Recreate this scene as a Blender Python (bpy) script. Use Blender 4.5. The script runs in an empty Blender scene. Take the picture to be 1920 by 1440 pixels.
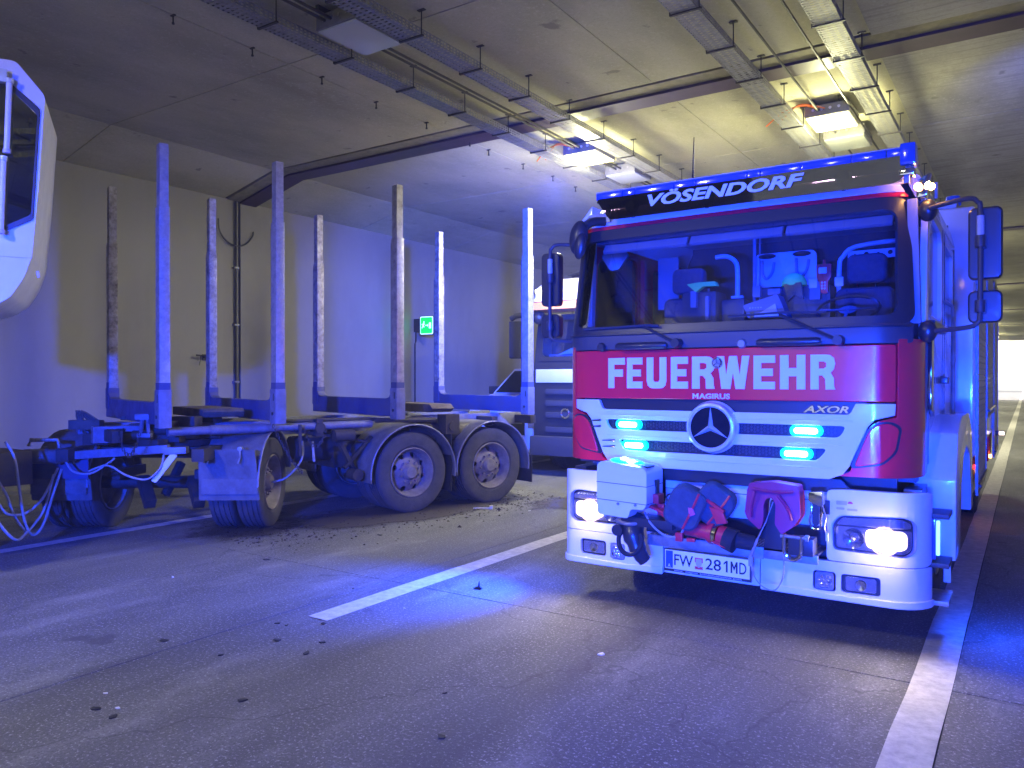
import bpy, bmesh, math, random
from mathutils import Vector, Matrix
R = math.radians
random.seed(7)
S = bpy.context.scene
C = S.collection

# ------------------------------------------------------------ camera, world, exposure
cam_d = bpy.data.cameras.new('camera'); cam = bpy.data.objects.new('camera', cam_d); C.objects.link(cam)
cam.location = (0, 0, 1.65)
cam.rotation_euler = (R(90 - 0.318), 0, R(33.8))
cam_d.sensor_width = 36; cam_d.lens = 27.06; cam_d.clip_start = 0.05; cam_d.clip_end = 2000
S.camera = cam
W = bpy.data.worlds.new('World'); S.world = W; W.use_nodes = True
nt = W.node_tree; bg = nt.nodes['Background']
sky = nt.nodes.new('ShaderNodeTexSky'); sky.sky_type = 'NISHITA'; sky.sun_disc = False
sky.sun_elevation = R(40); sky.sun_rotation = R(0); sky.air_density = 1.2; sky.dust_density = 2.5
nt.links.new(sky.outputs[0], bg.inputs[0]); bg.inputs[1].default_value = 0.15
sd = bpy.data.lights.new('sun', 'SUN'); sd.energy = 4.0; sd.angle = R(0.5); sd.color = (1, .95, .88)
so = bpy.data.objects.new('sun', sd); C.objects.link(so)
so.rotation_euler = (R(-50), 0, 0)
S.view_settings.view_transform = 'Standard'; S.view_settings.look = 'None'
S.view_settings.exposure = 1.0; S.view_settings.gamma = 1.0; S.view_settings.use_curve_mapping = False
try:
    S.cycles.max_bounces = 6; S.cycles.diffuse_bounces = 3; S.cycles.glossy_bounces = 3
    S.cycles.transparent_max_bounces = 10; S.cycles.sample_clamp_indirect = 4.0
    S.cycles.caustics_reflective = False; S.cycles.caustics_refractive = False
except Exception: pass

BLUE = (0.008, 0.065, 1.0)
def lamp(kind, loc, power, color, aim=None, size=.1, size_y=None, spot=90, blend=.5, spread=None, name='light', parent=None):
    d = bpy.data.lights.new(name, kind); d.energy = power; d.color = color
    if kind == 'AREA':
        d.shape = 'RECTANGLE' if size_y else 'DISK'; d.size = size
        if size_y: d.size_y = size_y
        if spread: d.spread = R(spread)
    else: d.shadow_soft_size = size
    if kind == 'SPOT': d.spot_size = R(spot); d.spot_blend = blend
    o = bpy.data.objects.new(name, d); C.objects.link(o); o.location = loc
    if aim is not None: o.rotation_euler = (Vector(aim) - Vector(loc)).to_track_quat('-Z', 'Y').to_euler()
    if parent: o.parent = parent
    return o

# ------------------------------------------------------------ materials
def mat(name, col, rough=.5, metal=0., emit=None, estr=0., var=0., vscale=6., dirt=None, dscale=3., damt=.5, bump=0., bscale=60., spec=.5, coat=0., speck=None):
    m = bpy.data.materials.new(name); m.use_nodes = True
    t = m.node_tree; n = t.nodes; l = t.links; b = n['Principled BSDF']
    b.inputs['Roughness'].default_value = rough; b.inputs['Metallic'].default_value = metal
    b.inputs['Specular IOR Level'].default_value = spec
    if coat: b.inputs['Coat Weight'].default_value = coat; b.inputs['Coat Roughness'].default_value = .08
    tc = n.new('ShaderNodeTexCoord'); co = tc.outputs['Object']
    rgb = n.new('ShaderNodeRGB'); rgb.outputs[0].default_value = (*col, 1); cur = rgb.outputs[0]
    def noise(sc, det=6, rg=.6):
        x = n.new('ShaderNodeTexNoise'); x.inputs['Scale'].default_value = sc; x.inputs['Detail'].default_value = det
        x.inputs['Roughness'].default_value = rg; l.new(co, x.inputs['Vector']); return x.outputs['Fac']
    def ramp(f, a, c, lo=0., hi=1.):
        r = n.new('ShaderNodeMapRange'); r.inputs['From Min'].default_value = a; r.inputs['From Max'].default_value = c
        r.inputs['To Min'].default_value = lo; r.inputs['To Max'].default_value = hi
        l.new(f, r.inputs['Value']); return r.outputs[0]
    def mix(a, bcol, f, typ='MIX'):
        x = n.new('ShaderNodeMix'); x.data_type = 'RGBA'; x.blend_type = typ
        l.new(a, x.inputs['A'])
        if isinstance(bcol, tuple): x.inputs['B'].default_value = (*bcol, 1)
        else: l.new(bcol, x.inputs['B'])
        if isinstance(f, float): x.inputs['Factor'].default_value = f
        else: l.new(f, x.inputs['Factor'])
        return x.outputs['Result']
    if var:
        cur = mix(cur, tuple(c * (1 - var) for c in col), ramp(noise(vscale), .35, .65))
    if dirt:
        cur = mix(cur, dirt, ramp(noise(dscale, 8, .7), .5 - .25 * damt, .75, 0, min(1, damt * 1.3)))
        r2 = ramp(noise(dscale, 8, .7), .4, .75, rough, min(1, rough + .35)); l.new(r2, b.inputs['Roughness'])
    if speck:
        cur = mix(cur, speck, ramp(noise(140, 2, .8), .55, .75))
    l.new(cur, b.inputs['Base Color'])
    if bump:
        bp = n.new('ShaderNodeBump'); bp.inputs['Strength'].default_value = bump; bp.inputs['Distance'].default_value = .01
        l.new(noise(bscale, 5), bp.inputs['Height']); l.new(bp.outputs[0], b.inputs['Normal'])
    if emit:
        b.inputs['Emission Color'].default_value = (*emit, 1); b.inputs['Emission Strength'].default_value = estr
    return m

def glassmat(name, tint=(.9, .95, 1), gloss=.12, rough=.02, gcol=(1, 1, 1)):
    m = bpy.data.materials.new(name); m.use_nodes = True; t = m.node_tree; n = t.nodes; l = t.links
    n.remove(n['Principled BSDF'])
    tr = n.new('ShaderNodeBsdfTransparent'); tr.inputs[0].default_value = (*tint, 1)
    gl = n.new('ShaderNodeBsdfGlossy'); gl.inputs[0].default_value = (*gcol, 1); gl.inputs['Roughness'].default_value = rough
    fr = n.new('ShaderNodeFresnel'); fr.inputs[0].default_value = 1.45
    mr = n.new('ShaderNodeMath'); mr.operation = 'ADD'; l.new(fr.outputs[0], mr.inputs[0]); mr.inputs[1].default_value = gloss - .04
    mr.use_clamp = True
    mx = n.new('ShaderNodeMixShader'); l.new(mr.outputs[0], mx.inputs[0]); l.new(tr.outputs[0], mx.inputs[1]); l.new(gl.outputs[0], mx.inputs[2])
    l.new(mx.outputs[0], n['Material Output'].inputs[0]); return m

def slabmat(name, col, dark, pale, stretch=(1, 1, 1), bump=.3, fine=90, finea=.3, rough=.85, spots=None, spotcol=(0, 0, 0), board=False, tracks=False):
    """concrete / road: broad stains, streaks and a fine grain"""
    m = bpy.data.materials.new(name); m.use_nodes = True; t = m.node_tree; n = t.nodes; l = t.links; b = n['Principled BSDF']
    tc = n.new('ShaderNodeTexCoord'); g = n.new('ShaderNodeNewGeometry')
    mp = n.new('ShaderNodeMapping'); mp.inputs['Scale'].default_value = stretch; l.new(g.outputs['Position'], mp.inputs[0])
    def noise(v, sc, det=8, rg=.6):
        x = n.new('ShaderNodeTexNoise'); x.inputs['Scale'].default_value = sc; x.inputs['Detail'].default_value = det
        x.inputs['Roughness'].default_value = rg; l.new(v, x.inputs['Vector']); return x.outputs['Fac']
    def rng(f, a, c, lo=0., hi=1.):
        r = n.new('ShaderNodeMapRange'); r.inputs['From Min'].default_value = a; r.inputs['From Max'].default_value = c
        r.inputs['To Min'].default_value = lo; r.inputs['To Max'].default_value = hi; l.new(f, r.inputs['Value']); return r.outputs[0]
    def mix(a, c, f):
        x = n.new('ShaderNodeMix'); x.data_type = 'RGBA'
        if isinstance(a, tuple): x.inputs['A'].default_value = (*a, 1)
        else: l.new(a, x.inputs['A'])
        x.inputs['B'].default_value = (*c, 1); l.new(f, x.inputs['Factor']); return x.outputs['Result']
    cur = mix(col, dark, rng(noise(mp.outputs[0], .8), .42, .7))
    cur = mix(cur, pale, rng(noise(mp.outputs[0], 2.3, 10, .7), .52, .78, 0, .6))
    cur = mix(cur, dark, rng(noise(g.outputs['Position'], fine, 3, .7), .5, .72, 0, finea))
    cur = mix(cur, pale, rng(noise(g.outputs['Position'], fine * .73, 2, .8), .56, .72, 0, finea * 1.2))
    if spots:
        cur = mix(cur, spotcol, rng(noise(g.outputs['Position'], spots, 4, .5), .68, .72, 0, .75))
    if tracks:
        for sc3, a, c_, hi in (((1.1, .03, 1), .5, .66, .55), ((7, .25, 1), .62, .7, .4), ((.9, 9, 1), .67, .7, .35)):
            m3 = n.new('ShaderNodeMapping'); m3.inputs['Scale'].default_value = sc3; l.new(g.outputs['Position'], m3.inputs[0])
            cur = mix(cur, dark, rng(noise(m3.outputs[0], 1.0, 6, .65), a, c_, 0, hi))
        v3 = n.new('ShaderNodeTexVoronoi'); v3.feature = 'DISTANCE_TO_EDGE'; v3.inputs['Scale'].default_value = .35
        m4 = n.new('ShaderNodeMapping'); l.new(g.outputs['Position'], m4.inputs[0])
        nz = n.new('ShaderNodeTexNoise'); nz.inputs['Scale'].default_value = 2.5; nz.inputs['Detail'].default_value = 6; l.new(g.outputs['Position'], nz.inputs['Vector'])
        ad = n.new('ShaderNodeVectorMath'); ad.operation = 'MULTIPLY_ADD'; l.new(nz.outputs['Color'], ad.inputs[0]); ad.inputs[1].default_value = (.6, .6, .6); l.new(m4.outputs[0], ad.inputs[2])
        l.new(ad.outputs[0], v3.inputs['Vector']); cur = mix(cur, dark, rng(v3.outputs['Distance'], .0015, .004, .6, 0))
    if board:
        wv = n.new('ShaderNodeTexNoise'); wv.inputs['Scale'].default_value = 1.0
        m2 = n.new('ShaderNodeMapping'); m2.inputs['Scale'].default_value = (1.2, 14, 1); l.new(g.outputs['Position'], m2.inputs[0])
        l.new(m2.outputs[0], wv.inputs['Vector']); wv.inputs['Detail'].default_value = 5
        cur = mix(cur, dark, rng(wv.outputs['Fac'], .5, .66, 0, .55))
    l.new(cur, b.inputs['Base Color']); b.inputs['Roughness'].default_value = rough
    bp = n.new('ShaderNodeBump'); bp.inputs['Strength'].default_value = bump; bp.inputs['Distance'].default_value = .006
    l.new(noise(g.outputs['Position'], fine * .8, 4, .7), bp.inputs['Height']); l.new(bp.outputs[0], b.inputs['Normal'])
    return m

M = {}
M['road'] = slabmat('road_concrete', (.14, .139, .135), (.06, .058, .06), (.36, .36, .35), (1, .35, 1), 1.0, 75, 1.0, .8, 1.7, (.055, .052, .055), tracks=True)
M['joint'] = mat('joint_black', (.02, .02, .02), .9)
M['ceil'] = slabmat('ceiling_concrete', (.48, .45, .29), (.31, .29, .19), (.57, .54, .38), (1, .5, 1), .5, 30, .4, .9, 3.5, (.2, .18, .14))
M['ceilb'] = slabmat('board_marked_concrete', (.38, .36, .29), (.19, .18, .15), (.47, .45, .38), (1, .5, 1), .5, 30, .4, .9, 3.5, (.16, .15, .12), True)
M['wall'] = slabmat('wall_paint', (.27, .255, .225), (.225, .21, .185), (.30, .285, .25), (1, 1, .4), .15, 25, .2, .6)
M['plinth'] = slabmat('plinth_concrete', (.22, .21, .19), (.12, .115, .1), (.3, .28, .25), (1, 1, 1), .4, 30, .4, .85)
M['line'] = mat('road_paint', (.62, .6, .55), .7, var=.15, vscale=8, dirt=(.22, .21, .2), dscale=14, damt=.5, bump=.3, bscale=120)
M['purple'] = mat('joint_cover_purple', (.05, .022, .05), .5, var=.3, vscale=5)
M['beige'] = mat('joint_edge_beige', (.28, .25, .15), .8, var=.3, vscale=9)
M['galv'] = mat('galvanised', (.34, .335, .31), .45, .6, var=.3, vscale=15)
M['dkmetal'] = mat('dark_metal', (.06, .055, .05), .5, .5, var=.3)
M['fixture'] = mat('fixture_grey', (.22, .21, .19), .5, .3, var=.25, vscale=10)
M['lens'] = mat('fixture_lens', (.5, .52, .42), .25)
M['lenson'] = mat('fixture_lens_lit', (.9, .9, .6), .3, emit=(1, .92, .42), estr=4)
M['orange'] = mat('orange_cable', (.7, .16, .03), .5)
M['white'] = mat('truck_white', (.78, .78, .79), .22, coat=.6, var=.03, vscale=3)
M['red'] = mat('truck_red', (.95, .02, .045), .22, coat=.7, var=.05, vscale=2)
M['black'] = mat('black_plastic', (.03, .03, .032), .35, coat=.2)
M['dkplastic'] = mat('dark_plastic', (.055, .055, .06), .45)
M['rubber'] = mat('rubber', (.022, .021, .021), .8, var=.3, vscale=12, bump=.3)
M['tyre'] = mat('tyre_dusty', (.04, .039, .04), .85, dirt=(.10, .09, .082), dscale=5, damt=.8, bump=.5, bscale=70)
M['rim'] = mat('rim_dusty', (.30, .27, .25), .6, .2, dirt=(.16, .13, .11), dscale=7, damt=.8)
M['stake'] = mat('stake_alu', (.62, .60, .57), .35, .75, dirt=(.2, .16, .12), dscale=9, damt=.55, bump=.15, bscale=30)
M['stakedirty'] = mat('stake_scuffed', (.55, .51, .45), .45, .5, dirt=(.09, .07, .055), dscale=11, damt=.95, bump=.4, bscale=40)
M['bunk'] = mat('bunk_steel_blue', (.05, .07, .16), .5, .2, dirt=(.13, .10, .08), dscale=5, damt=.55)
M['steel'] = mat('grimy_steel', (.03, .03, .032), .55, .4, dirt=(.10, .08, .06), dscale=6, damt=.8, bump=.4, bscale=30)
M['beam'] = mat('frame_beam', (.24, .25, .30), .45, .4, dirt=(.13, .1, .08), dscale=5, damt=.6, bump=.2)
M['guard'] = mat('mudguard', (.17, .165, .165), .6, dirt=(.07, .06, .045), dscale=3.5, damt=.85, bump=.2)
M['hose'] = mat('hose_grey', (.3, .29, .27), .55)
M['chrome'] = mat('chrome', (.85, .85, .88), .08, 1.)
M['text'] = mat('reflective_letter', (.72, .75, .82), .35)
M['glass'] = glassmat('windscreen_glass', (.93, .96, 1), .06)
M['lensglass'] = glassmat('lamp_glass', (.97, .97, 1), .08, .05)
M['visor'] = glassmat('tinted_acrylic', (.22, .17, .26), .10, .03)
M['dkglass'] = mat('dark_window', (.012, .014, .02), .06, spec=.9, coat=.5)
M['silver'] = mat('polished_silver', (.85, .86, .9), .2, .35, coat=.5)
M['mirror'] = mat('mirror_glass', (.7, .7, .75), .03, 1.)
M['bluelens'] = mat('blue_lens', (.01, .05, .42), .12, coat=.8, emit=(.01, .06, .8), estr=.12)
M['strobe'] = mat('strobe_led', (.3, .5, 1), .2, emit=(.10, .3, 1.0), estr=3)
M['bluelit'] = mat('blue_lens_lit', (.05, .3, .9), .2, emit=(.0, .55, 1.0), estr=2.2)
M['bluecore'] = mat('blue_led', (.5, .9, 1), .2, emit=(.45, .95, 1.0), estr=14)
M['warm'] = mat('headlamp_lit', (1, .95, .8), .2, emit=(1, .78, .44), estr=1.5)
M['warmlow'] = mat('reflector_lit', (.9, .85, .7), .15, .6, emit=(1, .6, .25), estr=.8)
M['amber'] = mat('amber_lamp', (1, .5, .1), .2, emit=(1, .45, .1), estr=16)
M['redlamp'] = mat('red_reflector', (.7, .02, .03), .2, emit=(1, .05, .05), estr=1.2)
M['green'] = mat('exit_green', (.0, .4, .05), .4, emit=(.0, .55, .03), estr=.8)
M['exitwhite'] = mat('exit_white', (.8, .9, .85), .4, emit=(.6, 1, .7), estr=.7)
M['greenlamp'] = mat('green_indicator', (.1, .9, .4), .3, emit=(.05, 1, .35), estr=3)
M['fabric'] = mat('seat_fabric', (.06, .065, .09), .9, var=.3, vscale=30, bump=.3)
M['intgrey'] = mat('interior_grey', (.2, .21, .25), .6)
M['intlight'] = mat('interior_light_panel', (.5, .52, .56), .5)
M['inttrim'] = mat('interior_headliner', (.06, .065, .08), .85, var=.2)
M['neon'] = mat('neon_green', (.2, .85, .15), .7)
M['tool'] = mat('tool_red', (.72, .03, .05), .3, coat=.3)
M['bag'] = mat('bag_grey', (.06, .075, .09), .8, var=.3, vscale=20, bump=.3)
M['sling'] = mat('sling_red', (.33, .01, .07), .45, coat=.15)
M['wrap'] = mat('webbing_grey', (.3, .3, .33), .8)
M['plate'] = mat('plate_white', (.8, .8, .8), .3)
M['euro'] = mat('plate_blue', (.02, .08, .6), .4)
M['ink'] = mat('plate_ink', (.01, .01, .012), .5)
M['pred'] = mat('sticker_red', (.6, .05, .05), .5)
M['stick'] = mat('sticker_grey', (.45, .42, .5), .5)
M['crane'] = mat('crane_cab_white', (.6, .59, .58), .35, var=.06, dirt=(.5, .48, .45), dscale=4, damt=.3)
M['tank'] = mat('truck_cream', (.75, .72, .62), .35)
M['orangep'] = mat('visor_orange', (.65, .3, .12), .4)
M['debrisb'] = mat('debris_black', (.02, .02, .02), .7)
M['debrisw'] = mat('debris_white', (.75, .74, .7), .6)
M['dirt'] = mat('spilled_dirt', (.05, .038, .03), .9, var=.4, vscale=8, bump=.6)
M['facet'] = mat('lamp_reflector', (.75, .77, .85), .12, .9)
M['grass'] = mat('outside_ground', (.30, .31, .27), .9, var=.3, vscale=.3)
M['vanpaint'] = mat('van_white', (.74, .74, .75), .3, coat=.4)
M['wood'] = mat('bark_dust', (.13, .10, .07), .9, var=.4, vscale=9)

# ------------------------------------------------------------ mesh helpers
def new(): return bmesh.new()
def box(bm, lo, hi, rot=None, piv=None):
    r = bmesh.ops.create_cube(bm, size=1)
    c = [(a + b) / 2 for a, b in zip(lo, hi)]; s = [abs(b - a) for a, b in zip(lo, hi)]
    for v in r['verts']: v.co = Vector((v.co.x * s[0] + c[0], v.co.y * s[1] + c[1], v.co.z * s[2] + c[2]))
    if rot is not None:
        p = Vector(piv if piv else c); bmesh.ops.rotate(bm, verts=r['verts'], cent=p, matrix=rot)
    return r['verts']
def bar(bm, p0, p1, w, h=None):
    """square bar between two points"""
    h = h or w; p0 = Vector(p0); p1 = Vector(p1); d = p1 - p0; L = d.length
    r = bmesh.ops.create_cube(bm, size=1)
    for v in r['verts']: v.co = Vector((v.co.x * w, v.co.y * h, v.co.z * L))
    q = d.to_track_quat('Z', 'Y').to_matrix()
    for v in r['verts']: v.co = q @ v.co + (p0 + p1) / 2
    return r['verts']
def cyl(bm, p0, p1, r0, r1=None, seg=20, cap=True):
    r1 = r0 if r1 is None else r1; p0 = Vector(p0); p1 = Vector(p1); d = p1 - p0
    r = bmesh.ops.create_cone(bm, cap_ends=cap, segments=seg, radius1=r0, radius2=r1, depth=d.length)
    q = d.to_track_quat('Z', 'Y').to_matrix()
    for v in r['verts']: v.co = q @ v.co + (p0 + p1) / 2
    return r['verts']
def smooth_path(pts, n=6):
    P = [Vector(p) for p in pts]; out = []
    for i in range(len(P) - 1):
        a = P[max(i - 1, 0)]; b = P[i]; c = P[i + 1]; d = P[min(i + 2, len(P) - 1)]
        for k in range(n):
            t = k / n
            out.append(.5 * ((2 * b) + (c - a) * t + (2 * a - 5 * b + 4 * c - d) * t * t + (3 * b - a - 3 * c + d) * t ** 3))
    out.append(P[-1]); return out
def tube(bm, pts, r, seg=8, sm=0):
    P = smooth_path(pts, sm) if sm else [Vector(p) for p in pts]
    rings = []; up = Vector((0, 0, 1))
    for i, p in enumerate(P):
        t = (P[min(i + 1, len(P) - 1)] - P[max(i - 1, 0)]).normalized()
        a = t.cross(up)
        if a.length < .15: a = t.cross(Vector((1, 0, 0)))
        a.normalize(); b = t.cross(a)
        rr = r[i] if isinstance(r, (list, tuple)) else r
        rings.append([bm.verts.new(p + a * math.cos(2 * math.pi * k / seg) * rr + b * math.sin(2 * math.pi * k / seg) * rr) for k in range(seg)])
        up = b if abs(t.z) > .9 else Vector((0, 0, 1))
    for i in range(len(rings) - 1):
        # align start vertex to limit twist
        best = min(range(seg), key=lambda s: (rings[i][0].co - rings[i + 1][s].co).length)
        rings[i + 1] = rings[i + 1][best:] + rings[i + 1][:best]
        d1 = (rings[i][1].co - rings[i + 1][1].co).length; d2 = (rings[i][1].co - rings[i + 1][-1].co).length
        if d2 < d1: rings[i + 1] = [rings[i + 1][0]] + rings[i + 1][1:][::-1]
        for k in range(seg):
            bm.faces.new((rings[i][k], rings[i][(k + 1) % seg], rings[i + 1][(k + 1) % seg], rings[i + 1][k]))
    bm.faces.new(rings[0]); bm.faces.new(rings[-1])
def lathe(bm, prof, axis='X', origin=(0, 0, 0), seg=32, close=False):
    """prof: (along, radius)"""
    o = Vector(origin); rings = []
    for a, r in prof:
        ring = []
        for k in range(seg):
            c, s = math.cos(2 * math.pi * k / seg) * r, math.sin(2 * math.pi * k / seg) * r
            v = {'X': (a, c, s), 'Y': (c, a, s), 'Z': (c, s, a)}[axis]
            ring.append(bm.verts.new(o + Vector(v)))
        rings.append(ring)
    n = len(rings)
    for i in range(n if close else n - 1):
        A, B = rings[i], rings[(i + 1) % n]
        for k in range(seg): bm.faces.new((A[k], A[(k + 1) % seg], B[(k + 1) % seg], B[k]))
def prism(bm, poly, y0, y1, plane='XZ'):
    """polygon in a plane extruded along its normal"""
    def P(a, b, c): return {'XZ': (a, c, b), 'YZ': (c, a, b), 'XY': (a, b, c)}[plane]
    A = [bm.verts.new(P(a, b, y0)) for a, b in poly]; B = [bm.verts.new(P(a, b, y1)) for a, b in poly]
    n = len(poly); fs = [bm.faces.new(A), bm.faces.new(B[::-1])]
    for i in range(n): fs.append(bm.faces.new((A[i], B[i], B[(i + 1) % n], A[(i + 1) % n])))
    for f in fs: f.normal_update()
    return fs
def rrect(x0, x1, z0, z1, r, n=4):
    out = []
    for cx, cz, a in ((x1 - r, z1 - r, 0), (x0 + r, z1 - r, 90), (x0 + r, z0 + r, 180), (x1 - r, z0 + r, 270)):
        for k in range(n + 1):
            t = R(a + 90 * k / n); out.append((cx + r * math.cos(t), cz + r * math.sin(t)))
    return out
def rpoly(pts, r, n=3):
    """polygon with rounded corners"""
    out = []; m = len(pts)
    for i in range(m):
        p = Vector(pts[i]); a = Vector(pts[i - 1]) - p; b = Vector(pts[(i + 1) % m]) - p
        ra = min(r, a.length * .45, b.length * .45); A = p + a.normalized() * ra; B = p + b.normalized() * ra
        for k in range(n + 1):
            t = k / n; q = A * (1 - t) ** 2 + p * 2 * t * (1 - t) + B * t * t; out.append((q.x, q.y))
    return out
def obj(name, bm, m, parent=None, bevel=0., seg=2, smooth=True, ang=35, loc=None):
    bmesh.ops.recalc_face_normals(bm, faces=bm.faces[:])
    if bevel:
        es = [e for e in bm.edges if len(e.link_faces) == 2 and e.calc_face_angle(0) > .5]
        bmesh.ops.bevel(bm, geom=es, offset=bevel, segments=seg, affect='EDGES', clamp_overlap=True, profile=.7)
    me = bpy.data.meshes.new(name); bm.to_mesh(me); bm.free()
    if smooth: me.shade_smooth(); me.set_sharp_from_angle(angle=R(ang))
    me.materials.append(M[m] if isinstance(m, str) else m)
    o = bpy.data.objects.new(name, me); C.objects.link(o)
    if parent: o.parent = parent
    if loc is not None: o.location = loc
    return o
def tag(o, label, cat, group=None, kind=None):
    o['label'] = label; o['category'] = cat
    if group: o['group'] = group
    if kind: o['kind'] = kind
    return o
def thing(name, label, cat, loc=(0, 0, 0), rz=0., group=None):
    o = bpy.data.objects.new(name, None); C.objects.link(o); o.location = loc; o.rotation_euler = (0, 0, rz)
    o.empty_display_size = .2
    return tag(o, label, cat, group)
def struct(o): o['kind'] = 'structure'; return o
def copy_tree(o, parent=None):
    c = o.copy(); C.objects.link(c)
    if parent: c.parent = parent
    for ch in list(o.children): copy_tree(ch, c)
    return c
def put(name, src, parent, loc, rot=None, sc=None):
    o = bpy.data.objects.new(name, src.data); C.objects.link(o); o.parent = parent; o.location = loc
    if rot: o.rotation_euler = rot
    if sc: o.scale = sc
    return o
def cut(o, cutter):
    """subtract cutter bmesh from object o"""
    bmesh.ops.recalc_face_normals(cutter, faces=cutter.faces[:])
    me = bpy.data.meshes.new('c'); cutter.to_mesh(me); cutter.free(); c = bpy.data.objects.new('c', me); C.objects.link(c)
    c.matrix_world = o.matrix_world
    md = o.modifiers.new('b', 'BOOLEAN'); md.operation = 'DIFFERENCE'; md.object = c; md.solver = 'EXACT'
    dg = bpy.context.evaluated_depsgraph_get(); dg.update()
    ne = bpy.data.meshes.new_from_object(o.evaluated_get(dg)); o.modifiers.clear(); o.data = ne
    bpy.data.objects.remove(c)
def cutbm(poly_bm, cutter):
    me = bpy.data.meshes.new('t'); bmesh.ops.recalc_face_normals(poly_bm, faces=poly_bm.faces[:]); poly_bm.to_mesh(me); poly_bm.free()
    o = bpy.data.objects.new('t', me); C.objects.link(o); cut(o, cutter)
    b = new(); b.from_mesh(o.data); bpy.data.objects.remove(o); return b
def textbm(s, w, h, ext=.004, bold=0., shear=0.):
    cu = bpy.data.curves.new('t', 'FONT'); cu.body = s; cu.size = 1; cu.extrude = .02; cu.offset = bold; cu.shear = shear
    cu.resolution_u = 3
    o = bpy.data.objects.new('t', cu); C.objects.link(o)
    dg = bpy.context.evaluated_depsgraph_get(); dg.update()
    me = bpy.data.meshes.new_from_object(o.evaluated_get(dg)); bpy.data.objects.remove(o)
    b = new(); b.from_mesh(me)
    xs = [v.co.x for v in b.verts]; ys_ = [v.co.y for v in b.verts]
    x0, x1, y0, y1 = min(xs), max(xs), min(ys_), max(ys_)
    for v in b.verts:   # centred, standing in XZ, facing -Y
        v.co = Vector((((v.co.x - x0) / (x1 - x0) - .5) * w, -(v.co.z / .02) * ext * .5 - ext * .5, ((v.co.y - y0) / (y1 - y0) - .5) * h))
    return b
def move(bm, d):
    bmesh.ops.translate(bm, verts=bm.verts[:], vec=Vector(d)); return bm
def glyph_m(w, h, ext):
    k = .24
    b = new(); prism(b, [((p[0] - .5) * w, (p[1] - .5) * h) for p in [(0, 0), (k, 0), (k, .62), (.5, .22), (1 - k, .62), (1 - k, 0), (1, 0), (1, 1), (.78, 1), (.5, .56), (.22, 1), (0, 1)]], -ext, 0)
    bmesh.ops.triangulate(b, faces=b.faces[:]); return b
def _move(bm, d):
    bmesh.ops.translate(bm, verts=bm.verts[:], vec=Vector(d)); return bm
def rot(bm, ang, ax, cent=(0, 0, 0)):
    bmesh.ops.rotate(bm, verts=bm.verts[:], cent=Vector(cent), matrix=Matrix.Rotation(R(ang), 3, ax)); return bm

# ============================================================ TUNNEL
Y0, Y1 = -30., 80.
CZ = 5.1
road = obj('road', (lambda b: (box(b, (-11.6, Y0, -.3), (3.4, Y1 + 60, -.012)), b)[1])(new()), 'joint'); struct(road)
xs = [-11.6, -8.42, -4.37, -.33, 3.4]
yb = 4.68 - 5 * 7
slabs = {}
for i in range(4):
    for k in range(30):
        b = new(); w = xs[i + 1] - xs[i]
        if i not in slabs:
            box(b, (.005, .005, -.2), (w - .005, 4.995, 0))
            slabs[i] = obj('road_slab', b, 'road', road, smooth=False); o = slabs[i]
        else:
            o = bpy.data.objects.new('road_slab', slabs[i].data); C.objects.link(o); o.parent = road
        o.location = (xs[i], yb + 5 * k, random.uniform(-.0015, .0005))
ground = obj('ground', (lambda b: (box(b, (-500, -500, -.6), (500, 900, -.32)), b)[1])(new()), 'grass'); struct(ground)

ceiling = obj('ceiling', (lambda b: (box(b, (-11.9, Y0, CZ + .05), (3.6, Y1, CZ + .8)), b)[1])(new()), 'joint'); struct(ceiling)
cols = [(-10.32, -6.72, 'ceil', 0), (-6.72, -3.62, 'ceil', 0), (-3.62, -1.30, 'ceil', 0), (-1.30, 3.4, 'ceilb', -.035)]
joints = []
y = -27.35 
rows = []
exp = [8.65 + 12 * k for k in range(-4, 8)]
allj = sorted([Y0] + [e + d for e in exp for d in (0, 3.0, 6.0, 9.0)] + [Y1])
allj = [j for j in allj if Y0 <= j <= Y1]
cache = {}
for a, c in zip(allj, allj[1:]):
    g0 = .34 if any(abs(a - e) < .01 for e in exp) else .006
    g1 = .30 if any(abs(c - e) < .01 for e in exp) else .006
    L = round(c - a - g0 - g1, 3)
    for j, (x0, x1, m, dz) in enumerate(cols):
        key = (j, L)
        if key not in cache:
            b = new(); box(b, (.005, 0, dz), (x1 - x0 - .005, L, .1)); cache[key] = obj('ceiling_panel', b, m, ceiling, smooth=False); o = cache[key]
        else:
            o = bpy.data.objects.new('ceiling_panel', cache[key].data); C.objects.link(o); o.parent = ceiling
        o.location = (x0, a + g0, CZ + random.uniform(-.002, .002))
    key = ('h', L)
    if key not in cache:
        b = new(); prism(b, [(-11.62, 4.80), (-10.325, CZ), (-10.325, CZ + .06), (-11.62, 4.92)], 0, L, 'XZ'); cache[key] = obj('haunch_panel', b, 'ceil', ceiling, smooth=False); o = cache[key]
    else:
        o = bpy.data.objects.new('haunch_panel', cache[key].data); C.objects.link(o); o.parent = ceiling
    o.location = (0, a + g0, 0)
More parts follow.
